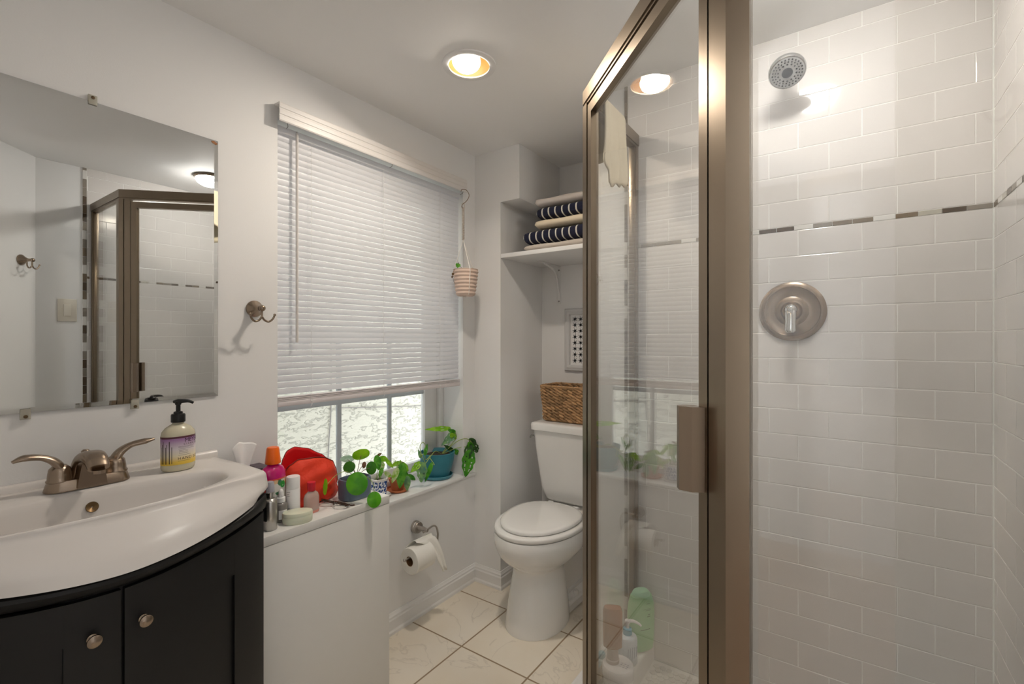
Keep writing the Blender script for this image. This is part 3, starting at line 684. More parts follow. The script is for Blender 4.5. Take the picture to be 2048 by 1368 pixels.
bm = B(); lathe(bm, [(.0165, .130), (.0170, .132), (.0170, .149), (.0155, .152), (.011, .153), (.0105, .158), (.0055, .160), (.0055, .176), (.0075, .178), (.0075, .186), (.003, .189)], (bx_, by_, bz), 28)
tube(bm, [(bx_-.010, by_-.006, bz+.185), (bx_, by_, bz+.186), (bx_+.010, by_+.020, bz+.186), (bx_+.013, by_+.032, bz+.180)], [.0045, .0065, .0045, .0035], 10, 4)
obj('pump', bm, blackp, sb)

# ======================= WHITE CABINET =======================
CX = .235; CT = .695
cb = thing('storage_cabinet', 'low white laminate cabinet between the vanity and the window ledge', 'cabinet', (.12, .93, 0))
bm = B(); box(bm, .001, CX-.001, .682, 1.159, .0005, CT-.0295, .0006); obj('cabinet_body', bm, laminate, cb)
bm = B(); box(bm, .001, CX, .681, 1.160, CT-.0275, CT, .0012); obj('cabinet_top', bm, laminate, cb)

# ---- items on the cabinet ----
def bottle(name, label, cat, c, prof, mats, parts):
    t = thing(name, label, cat, c)
    for pn, pr, m, kw in parts:
        bm = B(); lathe(bm, pr, c, 32, **kw); obj(pn, bm, m, t)
    return t
alum = M('brushed_aluminium', (190, 188, 184), .28, 1, bump=(50, .15, .0003), stretch=(10, 10, 1))
c = (.188, .744, CT)
t = bottle('spray_bottle', 'slim silver aluminium spray bottle with translucent cap at the cabinet corner', 'bottle', c, None, None, [
    ('bottle_body', [(.017, 0), (.0195, .003), (.0195, .083), (.017, .090), (.0125, .093), (.0125, .097)], alum, {}),
    ('collar', [(.0125, .0975), (.0128, .112), (.0118, .113)], chrome, {}),
    ('cap', [(.0118, .1135), (.0114, .138), (.0095, .143), (.003, .145)], M('frosted_plastic', (205, 206, 218), .2, trans=.4), {})])
bm = B(); loft(bm, [[(c[0]+.0197*math.cos(a), c[1]+.0197*math.sin(a), CT+z) for a in [math.radians(-125+70*i/12) for i in range(13)]] for z in (.030, .072)], closed=False); obj('label', bm, M('black_label', (30, 30, 32), .4), t)
c = (.150, .799, CT)
t = bottle('dropper_bottle', 'small grey frosted dropper bottle beside the white tube', 'bottle', c, None, None, [
    ('bottle_body', [(.016, 0), (.0185, .003), (.0185, .052), (.015, .058), (.0105, .060)], M('grey_frosted_glass', (136, 132, 128), .25, trans=.2), {}),
    ('collar', [(.0125, .0605), (.0125, .074), (.011, .075)], whitep, {}),
    ('bulb', [(.0065, .0755), (.0075, .080), (.0072, .092), (.004, .099), (.001, .1005)], whitep, {})])
bm = B(); loft(bm, [[(c[0]+.0187*math.cos(a), c[1]+.0187*math.sin(a), CT+z) for a in [math.radians(-50+80*i/12) for i in range(13)]] for z in (.010, .038)], closed=False); obj('label', bm, whitep, t)
c = (.142, .843, CT)
t = bottle('cream_tube', 'tall white cylinder bottle standing before the red pouch', 'bottle', c, None, None, [
    ('bottle_body', [(.019, 0), (.0212, .002), (.0212, .090), (.0205, .091)], whitep, {}),
    ('cap', [(.0208, .0915), (.0210, .126), (.0195, .129), (.001, .1292)], whitep, {})])
bm = B()
for z, w in ((.082, 34), (.076, 26), (.070, 30), (.030, 34), (.024, 34), (.018, 22)):
    loft(bm, [[(c[0]+.0214*math.cos(a), c[1]+.0214*math.sin(a), CT+z+d) for a in [math.radians(-88+w*i/6) for i in range(7)]] for d in (0, .0012)], closed=False)
obj('label_fine_print', bm, M('grey_print', (120, 122, 122), .5), t)
# oval soap box
c = Vector((.200, .824, CT)); t = thing('soap_dish', 'oval pale green soap case at the cabinet front edge', 'soap case', tuple(c), math.radians(62))
def ov(z, k): return [(.044*k*math.cos(2*PI*i/40), .030*k*math.sin(2*PI*i/40), z) for i in range(40)]
palec = M('pale_green_plastic', (216, 220, 198), .3, sss=.1)
bm = B(); loft(bm, [ov(0, .92), ov(.003, .98), ov(.022, 1), ov(.0225, .99)], True, True); obj('case_base', bm, palec, t, local=True)
bm = B(); loft(bm, [ov(.023, 1.0), ov(.030, 1.0), ov(.0335, .96), ov(.0345, .8)], True, True); obj('case_lid', bm, palec, t, local=True)
# pink bottle with red cap
c = (.160, .896, CT)
t = thing('pink_bottle', 'rounded pale pink glass bottle with red cap', 'bottle', c)
bm = B(); loft(bm, [[(c[0]+r*.55*math.cos(2*PI*i/32), c[1]+r*math.sin(2*PI*i/32), CT+z) for i in range(32)] for z, r in ((0, .022), (.003, .0255), (.010, .0265), (.050, .0265), (.062, .0225), (.070, .013), (.073, .011))], True, True)
obj('bottle_body', bm, M('pale_pink_glass', (232, 206, 196), .15, trans=.45), t)
bm = B(); loft(bm, [[(c[0]+r*.55*math.cos(2*PI*i/32), c[1]+r*math.sin(2*PI*i/32), CT+z) for i in range(32)] for z, r in ((-.0, .0225), (.0005, .0262), (.006, .0272), (.0085, .0268))], False, False)
obj('rose_base_band', bm, M('rose_glass', (214, 140, 124), .15), t)
bm = B(); lathe(bm, [(.0115, .0715), (.012, .074), (.0135, .098), (.0130, .100), (.001, .1005)], c, 24); obj('cap', bm, M('red_cap', (205, 30, 52), .3), t)
# mouthwash
c = (.118, .790, CT)
t = thing('mouthwash_bottle', 'magenta mouthwash bottle with orange measuring cap', 'bottle', c)
mw = M('magenta_liquid', (196, 10, 110), .12, coat=.5)
def mo(z, r, sx=.62): return [(c[0]+r*sx*math.cos(2*PI*i/36), c[1]+r*math.sin(2*PI*i/36), CT+z*1.15) for i in range(36)]
bm = B(); loft(bm, [mo(z, r) for z, r in ((0, .034), (.004, .038), (.110, .039), (.120, .0395), (.132, .038), (.144, .031), (.150, .020), (.153, .016), (.158, .0155))], True, True); obj('bottle_body', bm, mw, t)
bm = B(); loft(bm, [mo(z, .0398) for z in (.012, .112)], False, False)
def lab2():
    m = bpy.data.materials.new('mouthwash_label'); m.use_nodes = True; nt = m.node_tree; n = nt.nodes; L = nt.links.new; b = n['Principled BSDF']
    tc = n.new('ShaderNodeTexCoord'); v = n.new('ShaderNodeTexVoronoi'); v.inputs['Scale'].default_value = 55; L(tc.outputs['Object'], v.inputs[0])
    r = n.new('ShaderNodeValToRGB'); r.color_ramp.interpolation = 'CONSTANT'; e = r.color_ramp.elements
    e[0].color = lin((214, 210, 204))+(1,); e[1].position = .62; e[1].color = lin((205, 60, 44))+(1,)
    x = e.new(.80); x.color = lin((70, 120, 84))+(1,); x = e.new(.90); x.color = lin((226, 190, 150))+(1,)
    sp = n.new('ShaderNodeSeparateColor'); L(v.outputs['Color'], sp.inputs[0]); L(sp.outputs[0], r.inputs[0]); L(r.outputs[0], b.inputs['Base Color']); b.inputs['Roughness'].default_value = .3; return m
obj('label', bm, lab2(), t)
bm = B(); loft(bm, [mo(z, .0400) for z in (.1125, .1155)], False, False); obj('label_band', bm, M('label_coral', (226, 90, 60), .4), t)
bm = B()
L_ = [(c[0]+.0402*.62*math.cos(math.radians(30)+.26*math.cos(k))*1.006, c[1]+.0402*math.sin(math.radians(30)+.26*math.cos(k))*1.006, CT+.112+.011*math.sin(k)) for k in [2*PI*i/20 for i in range(20)]]
bm.faces.new([bm.verts.new(p) for p in L_]); obj('green_badge', bm, M('badge_green', (40, 140, 50), .4), t, flat=True)
bm = B(); lathe(bm, [(.0225, .178), (.0232, .181), (.0225, .186), (.0185, .225), (.0165, .229), (.001, .2295)], c, 12); obj('cap', bm, M('orange_cap', (238, 104, 14), .3), t)
# tissue box
t = thing('tissue_box', 'dark patterned tissue box with a white tissue rising behind the sink end', 'tissue box', (.045, .745, CT))
bm = B(); box(bm, .004, .086, .686, .806, CT+.0003, CT+.160, .002); obj('box', bm, M('plum_pattern_card', (84, 74, 84), .6, tone=(70, .5)), t)
bm = B(); loft(bm, [[(.045+.020*math.cos(a), .742+.026*math.sin(a), CT+.1602+z) for a in [2*PI*i/20 for i in range(20)]] for z in (0, .0012)], False, True); obj('opening_shade', bm, dark, t)  # dark disc on the closed box top paints the shade inside the slot
def tis(u, v):
    a = -1.2+2.4*u; f = .4+.75*v
    return (.048+.007*math.sin(u*6+1)*(.3+v), .733+(u-.5)*.066*f+.002*math.sin(u*7), CT+.158+.088*v-.016*abs(2*u-1)**4*v+.004*math.sin(u*7)*v)
o = cloth('tissue', tis, 30, 16, M('tissue_white', (240, 240, 240), .9, bump=(90, .4, .002)), .0009, t)
# red pouch
t = thing('toiletry_pouch', 'open red zip toiletry pouch slumped on the cabinet', 'pouch', (.085, .955, CT))
redm = M('red_nylon', (228, 62, 34), .6, bump=(24, .8, .006)); redi = M('scarlet_lining', (214, 12, 20), .5)
def interp(P, y):
    for (a, za), (b, zb2) in zip(P, P[1:]):
        if y <= b: t_ = (y-a)/(b-a); t_ = t_*t_*(3-2*t_)*.4+t_*.6; return za+(zb2-za)*t_
    return P[-1][1]
FT = [(.845, .812), (.868, .843), (.895, .857), (.940, .857), (.985, .848), (1.022, .828), (1.048, .790), (1.058, .745)]
BT = [(.845, .818), (.862, .858), (.885, .882), (.915, .889), (.965, .875), (1.015, .846), (1.045, .815), (1.058, .775)]
def pouch(u, v, side):
    y = .845+.213*u; top = interp(FT if side > 0 else BT, y); z = CT+.001+(top-CT-.001)*v
    e = (1-abs(2*u-1)**3.2)
    if side > 0:
        x = .062+(.020+.036*math.sin(PI*(.18+.62*v)))*e-.012*v**3*e
        x += (.0035*math.sin(u*17+v*7)*v+.0025*math.sin(v*19-u*9)+.005*math.exp(-((u-.72)/.09)**2-((v-.75)/.2)**2))*e
        y += .004*math.sin(v*8)*u
    else: x = .060-(.030+.010*math.sin(PI*v))*e-.006*v*e
    return (x, y, z)
bm = B(); n1, n2 = 36, 18
L_ = [[pouch(i/n1, j/n2, 1) for i in range(n1+1)] for j in range(n2+1)]
loft(bm, L_, closed=False)
L2 = [[pouch(i/n1, j/n2, -1) for i in range(n1+1)] for j in range(n2+1)]
loft(bm, L2, closed=False, mi=1)
for i, rev in ((0, 0), (n1, 1)):              # ends
    loft(bm, [[L_[j][i] for j in range(n2+1)], [((L_[j][i][0]+L2[j][i][0])/2, L_[j][i][1]+(-.006 if i == 0 else .006)*math.sin(PI*j/n2), (L_[j][i][2]+L2[j][i][2])/2) for j in range(n2+1)], [L2[j][i] for j in range(n2+1)]], closed=False)
loft(bm, [L_[0], L2[0]], closed=False)
o = obj('pouch_body', bm, [redm, redi], t, sharp=80, merge=True); s_ = o.modifiers.new('t', 'SOLIDIFY'); s_.thickness = .0018; s_.offset = -1
for k, LL in (('zipper_tape', L_), ('zipper_tape', L2)):
    bm = B(); tube(bm, [(p[0], p[1], p[2]) for p in LL[n2]], .0018, 6); obj(k, bm, M('dark_red_tape', (120, 26, 20), .6), t)
# eyeglasses (folded, lying)
t = thing('eyeglasses', 'folded tortoiseshell eyeglasses lying before the pouch', 'eyeglasses', (.170, .976, CT), math.radians(-78))
tor = M('tortoiseshell', (62, 36, 22), .2, tone=(60, .6), coat=.4)
def rim(cy): return [(.004*math.sin(a), cy+.024*math.cos(a), .002+0*math.sin(a)) for a in [0]]
bm = B()
for cy in (-.030, .030):
    pts = [(.018*math.sin(a)*(1.0), cy+.0245*math.cos(a), .0035+.020*(.5+.5*math.sin(a))) for a in [2*PI*i/24 for i in range(25)]]
    tube(bm, pts, .0023, 8, cap=False)
tube(bm, [(.004, -.007, .0155), (.007, 0, .0185), (.004, .007, .0155)], .0018, 8, 4)
obj('frame', bm, tor, t, local=True)
bm = B()
for cy in (-.030, .030):
    L_ = [(.017*math.sin(a), cy+.0235*math.cos(a), .0035+.020*(.5+.5*math.sin(a))) for a in [2*PI*i/24 for i in range(24)]]
    bm.faces.new([bm.verts.new(p) for p in L_])
obj('lenses', bm, glassy('lens_glass', (.96, .97, .95), 1.4), t, local=True, flat=True)
for s in (-1, 1):
    bm = B(); tube(bm, [(.010, s*.056, .010), (-.012, s*.055, .008), (-.016+.004*s, s*.030, .0035+.001*s), (-.014+.006*s, -s*.045, .0028+.002*(1+s)), (-.022+.006*s, -s*.062, .0026)], [.0022, .0024, .0018, .0018, .0028], 8, 6); obj('temple', bm, tor, t, local=True)

# ---- plants ----
def leafmat(name, a, b_, sc_=30, vein=True):
    m = bpy.data.materials.new(name); m.use_nodes = True; nt = m.node_tree; n = nt.nodes; L = nt.links.new; b = n['Principled BSDF']
    tc = n.new('ShaderNodeTexCoord'); t_ = n.new('ShaderNodeTexNoise'); t_.inputs['Scale'].default_value = sc_; L(tc.outputs['Object'], t_.inputs[0])
    r = n.new('ShaderNodeValToRGB'); r.color_ramp.elements[0].position = .38; r.color_ramp.elements[1].position = .62
    r.color_ramp.elements[0].color = lin(a)+(1,); r.color_ramp.elements[1].color = lin(b_)+(1,); L(t_.outputs[0], r.inputs[0]); L(r.outputs[0], b.inputs['Base Color'])
    b.inputs['Roughness'].default_value = .3
    tl = n.new('ShaderNodeBsdfTranslucent'); L(r.outputs[0], tl.inputs[0]); mx = n.new('ShaderNodeMixShader'); mx.inputs[0].default_value = .38
    L(b.outputs[0], mx.inputs[1]); L(tl.outputs[0], mx.inputs[2]); L(mx.outputs[0], n['Material Output'].inputs[0]); return m
gl_ = leafmat('pilea_green', (66, 150, 14), (92, 176, 26)); gd = leafmat('pilea_dark', (44, 104, 20), (60, 124, 26)); gb = leafmat('pilea_bright', (128, 190, 20), (150, 204, 30)); gy = leafmat('pilea_bluish', (140, 176, 150), (170, 196, 176))
stemm = M('brown_stem', (112, 78, 56), .6); stemg = M('green_stem', (150, 170, 90), .5)
def disc_leaf(bm, c, rx, ry, nrm, rot=0, cup=.15):
    nrm = Vector(nrm).normalized(); u = Vector((0, 0, 1)).cross(nrm); u = u.normalized() if u.length > 1e-3 else Vector((1, 0, 0)); v = nrm.cross(u)
    c = Vector(c); R = []
    for k in (.02, .35, .7, .92, 1):
        R.append([c+u*(rx*k*math.cos(a+rot))+v*(ry*k*math.sin(a+rot))-nrm*(cup*rx*k*k*(1+.25*math.sin(3*a)))+nrm*.0006*math.sin(a*7)*k for a in [2*PI*i/28 for i in range(28)]])
    loft(bm, R, True, False)
pc = (.150, 1.072)
pl = thing('pilea_plant', 'round-leaved plant in a slate blue rounded pot on the cabinet', 'potted plant', (pc[0], pc[1], CT))
potb = M('slate_blue_glaze', (98, 112, 134), .35, tone=(40, .08))
def rr_loop(cx_, cy_, hx, hy, z, e=3.2, n=40):
    L = []
    for i in range(n):
        a = 2*PI*i/n; c_, s_ = math.cos(a), math.sin(a); r = (abs(c_/hx)**e+abs(s_/hy)**e)**(-1/e); L.append((cx_+r*c_, cy_+r*s_, z))
    return L
bm = B(); loft(bm, [rr_loop(*pc, hx, hy, CT+z) for hx, hy, z in ((.036, .050, 0), (.040, .055, .004), (.041, .056, .030), (.041, .056, .064), (.039, .054, .072), (.036, .051, .074), (.034, .049, .070), (.034, .049, .058))], True, False); obj('pot', bm, potb, pl)
soil = M('potting_soil', (58, 46, 36), .95, bump=(120, 1, .004))
bm = B(); loft(bm, [rr_loop(*pc, .034, .049, CT+.060), rr_loop(*pc, .005, .005, CT+.064)], False, True); obj('soil', bm, soil, pl)
O = Vector((.150, 1.080, CT+.062))
vw = lambda c: (Vector((1.5971, 0, 1.263))-Vector(c)).normalized()
for cen, rx, ry, nr, mt in (
    ((.222, 1.028, .768), .036, .039, (.75, -.55, .35), gl_), ((.254, 1.076, .705), .0245, .0275, (.85, -.45, .28), gl_),
    ((.150, 1.048, .810), .0215, .0205, (.6, -.7, .5), gd), ((.165, 1.134, .789), .0190, .0240, (.8, -.5, .2), gd),
    ((.120, 1.124, .833), .0330, .0225, (.9, -.3, -.25), gb), ((.086, 1.088, .824), .0265, .0165, (.5, -.3, .85), gy),
    ((.192, .925, .777), .0080, .0270, (.35, -.8, .1), gb), ((.140, 1.120, .800), .008, .012, (.5, -.6, .4), stemm)):
    bm = B(); mid = O.lerp(Vector(cen), .55)+Vector((0, 0, .012)); nv = Vector(nr).normalized()
    pts = [O, O+Vector((0, 0, .012)), mid, Vector(cen)-nv*.003]
    if cen[1] < .95: pts = [O, Vector((.165, 1.03, .800)), Vector((.185, .97, .803)), Vector(cen)]
    if cen[2] < .72: pts = [O, Vector((.19, 1.085, .775)), Vector((.235, 1.085, .755)), Vector(cen)-nv*.003]
    disc_leaf(bm, cen, rx, ry, nr, .2); lf = obj('leaf', bm, mt, pl, sharp=80)
    bm = B(); tube(bm, pts, .0011, 6, 5); obj('petiole', bm, stemg if cen[1] < .95 or cen[2] < .72 else stemm, lf)

def shaped_leaf(bm, base, tip, width, side=None, holes=0, bend=.2, seed=0, lobes=0, nu=10, nv=18, twist=0):
    b, t = Vector(base), Vector(tip); ax = t-b; Ln = ax.length; ax.normalize()
    nrm = Vector(side) if side else vw(base)
    wv = ax.cross(nrm).normalized(); nrm = wv.cross(ax).normalized(); rg = random.Random(seed)
    hs = []
    for i in range(holes):
        s = 1 if i % 2 else -1; hs.append((.18+.62*(i//2+.5)/max(1, holes/2), s*.50, .045, .19))
    grid = []
    for j in range(nv+1):
        v = j/nv; w = width/2*(math.sin(PI*v**.72)**.8)*(1.0 if v > .02 else .3); w = max(w, 1e-4)
        row = []
        for i in range(nu+1):
            u = -1+2*i/nu; sx = w*u*(1+.10*math.sin(v*22)*lobes*abs(u))
            p = b+ax*(Ln*v-(.10*Ln*abs(u)*(1-v)*(v < .3)))+wv*sx*math.cos(twist*v)+nrm*(-bend*Ln*(v*v-.35*v)+.28*abs(sx)+.0015*math.sin(v*19+u*3))+nrm*sx*math.sin(twist*v)
            row.append(bm.verts.new(p))
        grid.append(row)
    for j in range(nv):
        for i in range(nu):
            uc = -1+2*(i+.5)/nu; vc = (j+.5)/nv
            if any(((vc-h0)/h2)**2+((uc-h1)/h3)**2 < 1 for h0, h1, h2, h3 in hs): continue
            bm.faces.new((grid[j][i], grid[j][i+1], grid[j+1][i+1], grid[j+1][i]))
mons = leafmat('monstera_green', (52, 130, 24), (84, 164, 34)); monl = leafmat('monstera_lime', (120, 186, 30), (156, 208, 50)); mond = leafmat('monstera_deep', (34, 72, 30), (56, 100, 40)); monv = leafmat('monstera_sage', (104, 150, 116), (140, 184, 120)); pale = leafmat('pothos_variegated', (150, 196, 66), (216, 226, 180), 60); brn = leafmat('wilted_leaf', (96, 66, 40), (120, 100, 50)); potg = leafmat('pothos_green', (70, 150, 40), (110, 182, 60), 50)
# teal pot
tc_ = (-.085, 1.738)
tp = thing('monstera_plant', 'trailing swiss cheese vine in a teal pot with saucer at the ledge end', 'potted plant', (tc_[0], tc_[1], SZ))
teal = M('teal_glaze', (52, 124, 142), .4, tone=(30, .1)); tealr = M('teal_saucer', (72, 138, 154), .4)
bm = B(); lathe(bm, [(.050, 0), (.072, .004), (.078, .018), (.076, .019), (.070, .009), (.050, .007)], (*tc_, SZ), 48, cap=(True, True)); obj('saucer', bm, tealr, tp)
bm = B(); lathe(bm, [(.050, .008), (.058, .012), (.072, .045), (.083, .085), (.088, .122), (.0885, .130), (.085, .131), (.080, .120), (.078, .112)], (*tc_, SZ), 56, cap=(True, False)); obj('pot', bm, teal, tp)
bm = B(); lathe(bm, [(.079, .112), (.002, .118)], (*tc_, SZ), 32, cap=(False, True)); obj('soil', bm, soil, tp)
TEAL = [((-.06, 1.798, .81), (-.06, 1.638, .829), .026, monl, 4), ((-.05, 1.883-.05, .776+.01), (-.05, 1.81-.03, .806), .022, mons, 0), ((-.05, 1.829, .78), (-.05, 1.742, .741), .040, monv, 4), ((-.04, 1.790, .785), (-.04, 1.832, .748), .030, monl, 2),
 ((-.05, 1.815, .695), (-.05, 1.754, .732), .020, mond, 0), ((-.03, 1.806, .702), (-.03, 1.845, .669), .0255, mons, 0), ((.03, 1.860, .690), (.035, 1.815, .572), .066, mons, 8), ((.03, 1.878, .731), (.03, 1.922, .668), .040, mond, 4),
 ((.02, 1.868, .752), (.03, 1.920, .712), .032, mond, 0), ((.020, 1.868, .722), (.022, 1.832, .637), .042, mond, 4), ((.02, 1.858, .735), (.03, 1.895, .690), .03, mons, 0),
 ((-.03, 1.598, .719), (-.03, 1.614, .769), .018, mons, 0), ((-.02, 1.572, .684), (-.02, 1.563, .595), .048, monv, 6), ((-.03, 1.565, .687), (-.03, 1.51, .657), .03, monl, 4), ((0, 1.615, .678), (0, 1.569, .602), .022, mons, 0), ((-.06, 1.60, .70), (-.05, 1.575, .745), .016, monv, 0)]
for k, (b, t_, w, mt, hl) in enumerate(TEAL):
    bm = B(); shaped_leaf(bm, b, t_, w, holes=hl, bend=.12+.1*(k % 3), seed=k, lobes=1 if hl else 0, twist=.4*((k % 3)-1)); obj('leaf', bm, mt, tp, sharp=80)
bm = B(); s0 = Vector((tc_[0]+.01, tc_[1]+.02, SZ+.112))
for pts in ([s0, (-.05, 1.79, .74), (-.05, 1.829, .78), (-.06, 1.798, .81)], [s0, (-.045, 1.80, .73), (-.04, 1.832, .762), (-.05, 1.833, .786)], [s0, (-.03, 1.82, .708), (.01, 1.858, .712), (.03, 1.866, .690)],
            [s0, (-.02, 1.815, .745), (.01, 1.855, .755), (.03, 1.878, .731)], [s0, (-.06, 1.70, .712), (-.04, 1.64, .695), (-.03, 1.60, .676), (-.02, 1.572, .684)], [(-.05, 1.655, .702), (-.04, 1.615, .690), (-.03, 1.598, .719)],
            [(-.03, 1.600, .68), (-.035, 1.578, .73), (-.035, 1.572, .765), (-.035, 1.59, .778), (-.035, 1.606, .76), (-.035, 1.604, .73), (-.04, 1.58, .715)], [(-.04, 1.64, .695), (0, 1.63, .67), (0.0, 1.615, .678)]):
    tube(bm, pts, .0018, 6, 6)
obj('vines', bm, stemg, tp)
# terracotta pot plant
cc = (-.085, 1.478)
t = thing('pothos_plant', 'leafy green plant hiding a small terracotta pot and saucer on the ledge', 'potted plant', (cc[0], cc[1], SZ))
ter = M('terracotta', (198, 116, 74), .8, tone=(40, .1))
bm = B(); lathe(bm, [(.040, 0), (.048, .003), (.052, .012), (.050, .013), (.044, .006), (.03, .005)], (*cc, SZ), 36); obj('saucer', bm, ter, t)
bm = B(); lathe(bm, [(.026, .006), (.036, .050), (.040, .050), (.041, .062), (.037, .063), (.034, .055)], (*cc, SZ), 36, cap=(True, False)); obj('pot', bm, ter, t)
bm = B(); lathe(bm, [(.035, .055), (.001, .058)], (*cc, SZ), 24, cap=(False, True)); obj('soil', bm, soil, t)
for k, (b, t_, w, mt) in enumerate((((-.03, 1.459, .702), (-.028, 1.44, .597), .044, potg), ((-.03, 1.43, .689), (-.03, 1.398, .633), .027, pale), ((-.07, 1.448, .700), (-.07, 1.513, .694), .020, brn), ((-.03, 1.489, .639), (-.028, 1.484, .576), .030, monv), ((-.05, 1.513, .639), (-.045, 1.555, .605), .022, mons), ((-.05, 1.475, .700), (-.045, 1.51, .655), .028, monl), ((-.045, 1.48, .67), (-.04, 1.505, .60), .026, potg), ((-.06, 1.43, .70), (-.05, 1.475, .712), .02, monl))):
    bm = B(); shaped_leaf(bm, b, t_, w, bend=.15, seed=k, twist=.3*(k % 2)); lf = obj('leaf', bm, mt, t, sharp=80)
    bm = B(); tube(bm, [(cc[0]+.01*math.sin(k), cc[1]+.01*math.cos(k), SZ+.055), ((cc[0]+b[0])/2, (cc[1]+b[1])/2, b[2]+.01), b], .0011, 6, 5); obj('petiole', bm, stemg, lf)
# blue white cup plant
cc = (-.088, 1.372)
t = thing('variegated_plant', 'variegated plant in a blue and white hexagonal porcelain cup', 'potted plant', (cc[0], cc[1], SZ))
def bw():
    m = bpy.data.materials.new('blue_white_porcelain'); m.use_nodes = True; nt = m.node_tree; n = nt.nodes; L = nt.links.new; b = n['Principled BSDF']
    tc = n.new('ShaderNodeTexCoord'); v = n.new('ShaderNodeTexNoise'); v.inputs['Scale'].default_value = 130; v.inputs['Detail'].default_value = 2; L(tc.outputs['Object'], v.inputs[0])
    r = n.new('ShaderNodeValToRGB'); r.color_ramp.elements[0].position = .46; r.color_ramp.elements[1].position = .52
    r.color_ramp.elements[0].color = lin((40, 72, 140))+(1,); r.color_ramp.elements[1].color = lin((226, 230, 236))+(1,); L(v.outputs[0], r.inputs[0]); L(r.outputs[0], b.inputs['Base Color']); b.inputs['Roughness'].default_value = .12; return m
hexl = lambda r, z: [(cc[0]+r*math.cos(PI/3*i+.25), cc[1]+r*math.sin(PI/3*i+.25), SZ+z) for i in range(6)]
bm = B(); loft(bm, [hexl(.030, .008), hexl(.040, .012), hexl(.044, .075)], True, False); obj('cup', bm, bw(), t, flat=True)
bm = B(); loft(bm, [hexl(.0443, .0755), hexl(.0455, .084), hexl(.041, .085), hexl(.039, .070)], False, False); obj('cup_rim', bm, porc, t, flat=True)
bm = B(); loft(bm, [hexl(.040, .070), hexl(.004, .074)], False, True); obj('soil', bm, soil, t)
bm = B(); lathe(bm, [(.040, 0), (.048, .003), (.054, .010), (.052, .011), (.04, .006)], (*cc, SZ), 32); obj('saucer', bm, porc, t)
for k, (b, t_, w, mt) in enumerate((((-.07, 1.348, .756), (-.07, 1.36, .689), .032, potg), ((-.07, 1.351, .757), (-.07, 1.377, .766), .012, brn), ((-.08, 1.369, .741), (-.08, 1.424, .726), .026, monl), ((-.08, 1.371, .722), (-.08, 1.395, .685), .033, pale), ((-.05, 1.377, .682), (-.05, 1.419, .65), .020, pale), ((-.06, 1.37, .70), (-.05, 1.345, .668), .018, potg), ((-.07, 1.40, .73), (-.05, 1.425, .69), .018, monl))):
    bm = B(); shaped_leaf(bm, b, t_, w, bend=.2, seed=k+40, twist=.3*(k % 2)); lf = obj('leaf', bm, mt, t, sharp=80)
    bm = B(); tube(bm, [(cc[0]+.012*math.sin(k*2), cc[1]+.012*math.cos(k*2), SZ+.07), ((cc[0]+b[0])/2, (cc[1]+b[1])/2+.004, b[2]-.006), b], .0011, 6, 5); obj('petiole', bm, stemg, lf)

# ======================= BLIND =======================
bl = thing('mini_blind', 'white horizontal mini blind lowered over most of the window', 'blind', (-.02, 1.34, 2.0))
BY0, BY1 = .873, 1.822
bm = B(); L_ = []
for y in (.856, 1.826):
    L_.append([(.003, y, 2.070), (.036, y, 2.070), (.038, y, 2.066), (.038, y, 2.052), (.0365, y, 2.050), (.0365, y, 2.046), (.038, y, 2.044), (.038, y, 2.030), (.0365, y, 2.028), (.0365, y, 2.024), (.038, y, 2.022), (.038, y, 2.010), (.036, y, 2.006), (.033, y, 2.006), (.033, y, 2.064), (.003, y, 2.064)])
loft(bm, L_, True, True); obj('valance', bm, M('valance_white', (222, 219, 217), .4), bl, sharp=20)
bm = B(); box(bm, -.034, -.004, BY0, BY1, 1.984, 2.008, .002); obj('headrail', bm, slatm, bl)
NS = 41; ztop, zbot = 1.972, 1.082; pit = (ztop-zbot)/(NS-1); SX = -.019
a_ = math.radians(-85); L_ = []
for y in (BY0, BY1):
    row = []
    for k in range(7):
        s = -1+2*k/6; w = s*.0104; h = .0016*(1-s*s)
        row.append((SX-w*math.cos(a_)-h*math.sin(a_), y, w*math.sin(a_)-h*math.cos(a_)))
    for k in range(6, -1, -1):
        s = -1+2*k/6; w = s*.0104; h = .0016*(1-s*s)-.0005
        row.append((SX-w*math.cos(a_)-h*math.sin(a_), y, w*math.sin(a_)-h*math.cos(a_)))
    L_.append(row)
bm = B(); loft(bm, L_, True, True); s0_ = obj('slat', bm, slatm, bl, sharp=50)
zoff = s0_.location.z
for k in range(NS):
    s = s0_ if k == 0 else s0_.copy()
    if k: C.objects.link(s); s.parent = bl
    s.location = (0, 0, ztop-k*pit)
bm = B(); box(bm, -.034, -.004, BY0, BY1, 1.030, 1.048, .003); box(bm, -.033, -.005, BY0+.001, BY1-.001, 1.0485, 1.0525, .001); box(bm, -.033, -.005, BY0+.001, BY1-.001, 1.054, 1.058, .001); box(bm, -.033, -.005, BY0+.001, BY1-.001, 1.0595, 1.0635, .001)
obj('bottom_rail', bm, M('rail_white', (214, 208, 210), .4), bl)
for y in (.998, 1.332, 1.673):
    bm = B(); tube(bm, [(-.0035, y, 1.985), (-.0035, y, 1.045)], .0007, 5); tube(bm, [(-.0345, y, 1.985), (-.0345, y, 1.045)], .0007, 5)
    for k in range(0, NS): 
        z = ztop-k*pit; tube(bm, [(-.0035, y, z-.010), (-.0345, y, z-.006)], .0004, 4)
    obj('ladder_cord', bm, whitep, bl)
    bm = B(); tube(bm, [(-.003, y-.005, 1.048), (-.0025, y+.001, 1.038), (-.003, y+.006, 1.046), (-.002, y+.002, 1.028), (-.003, y-.003, 1.020)], .0009, 6, 5); obj('cord_knot', bm, whitep, bl)
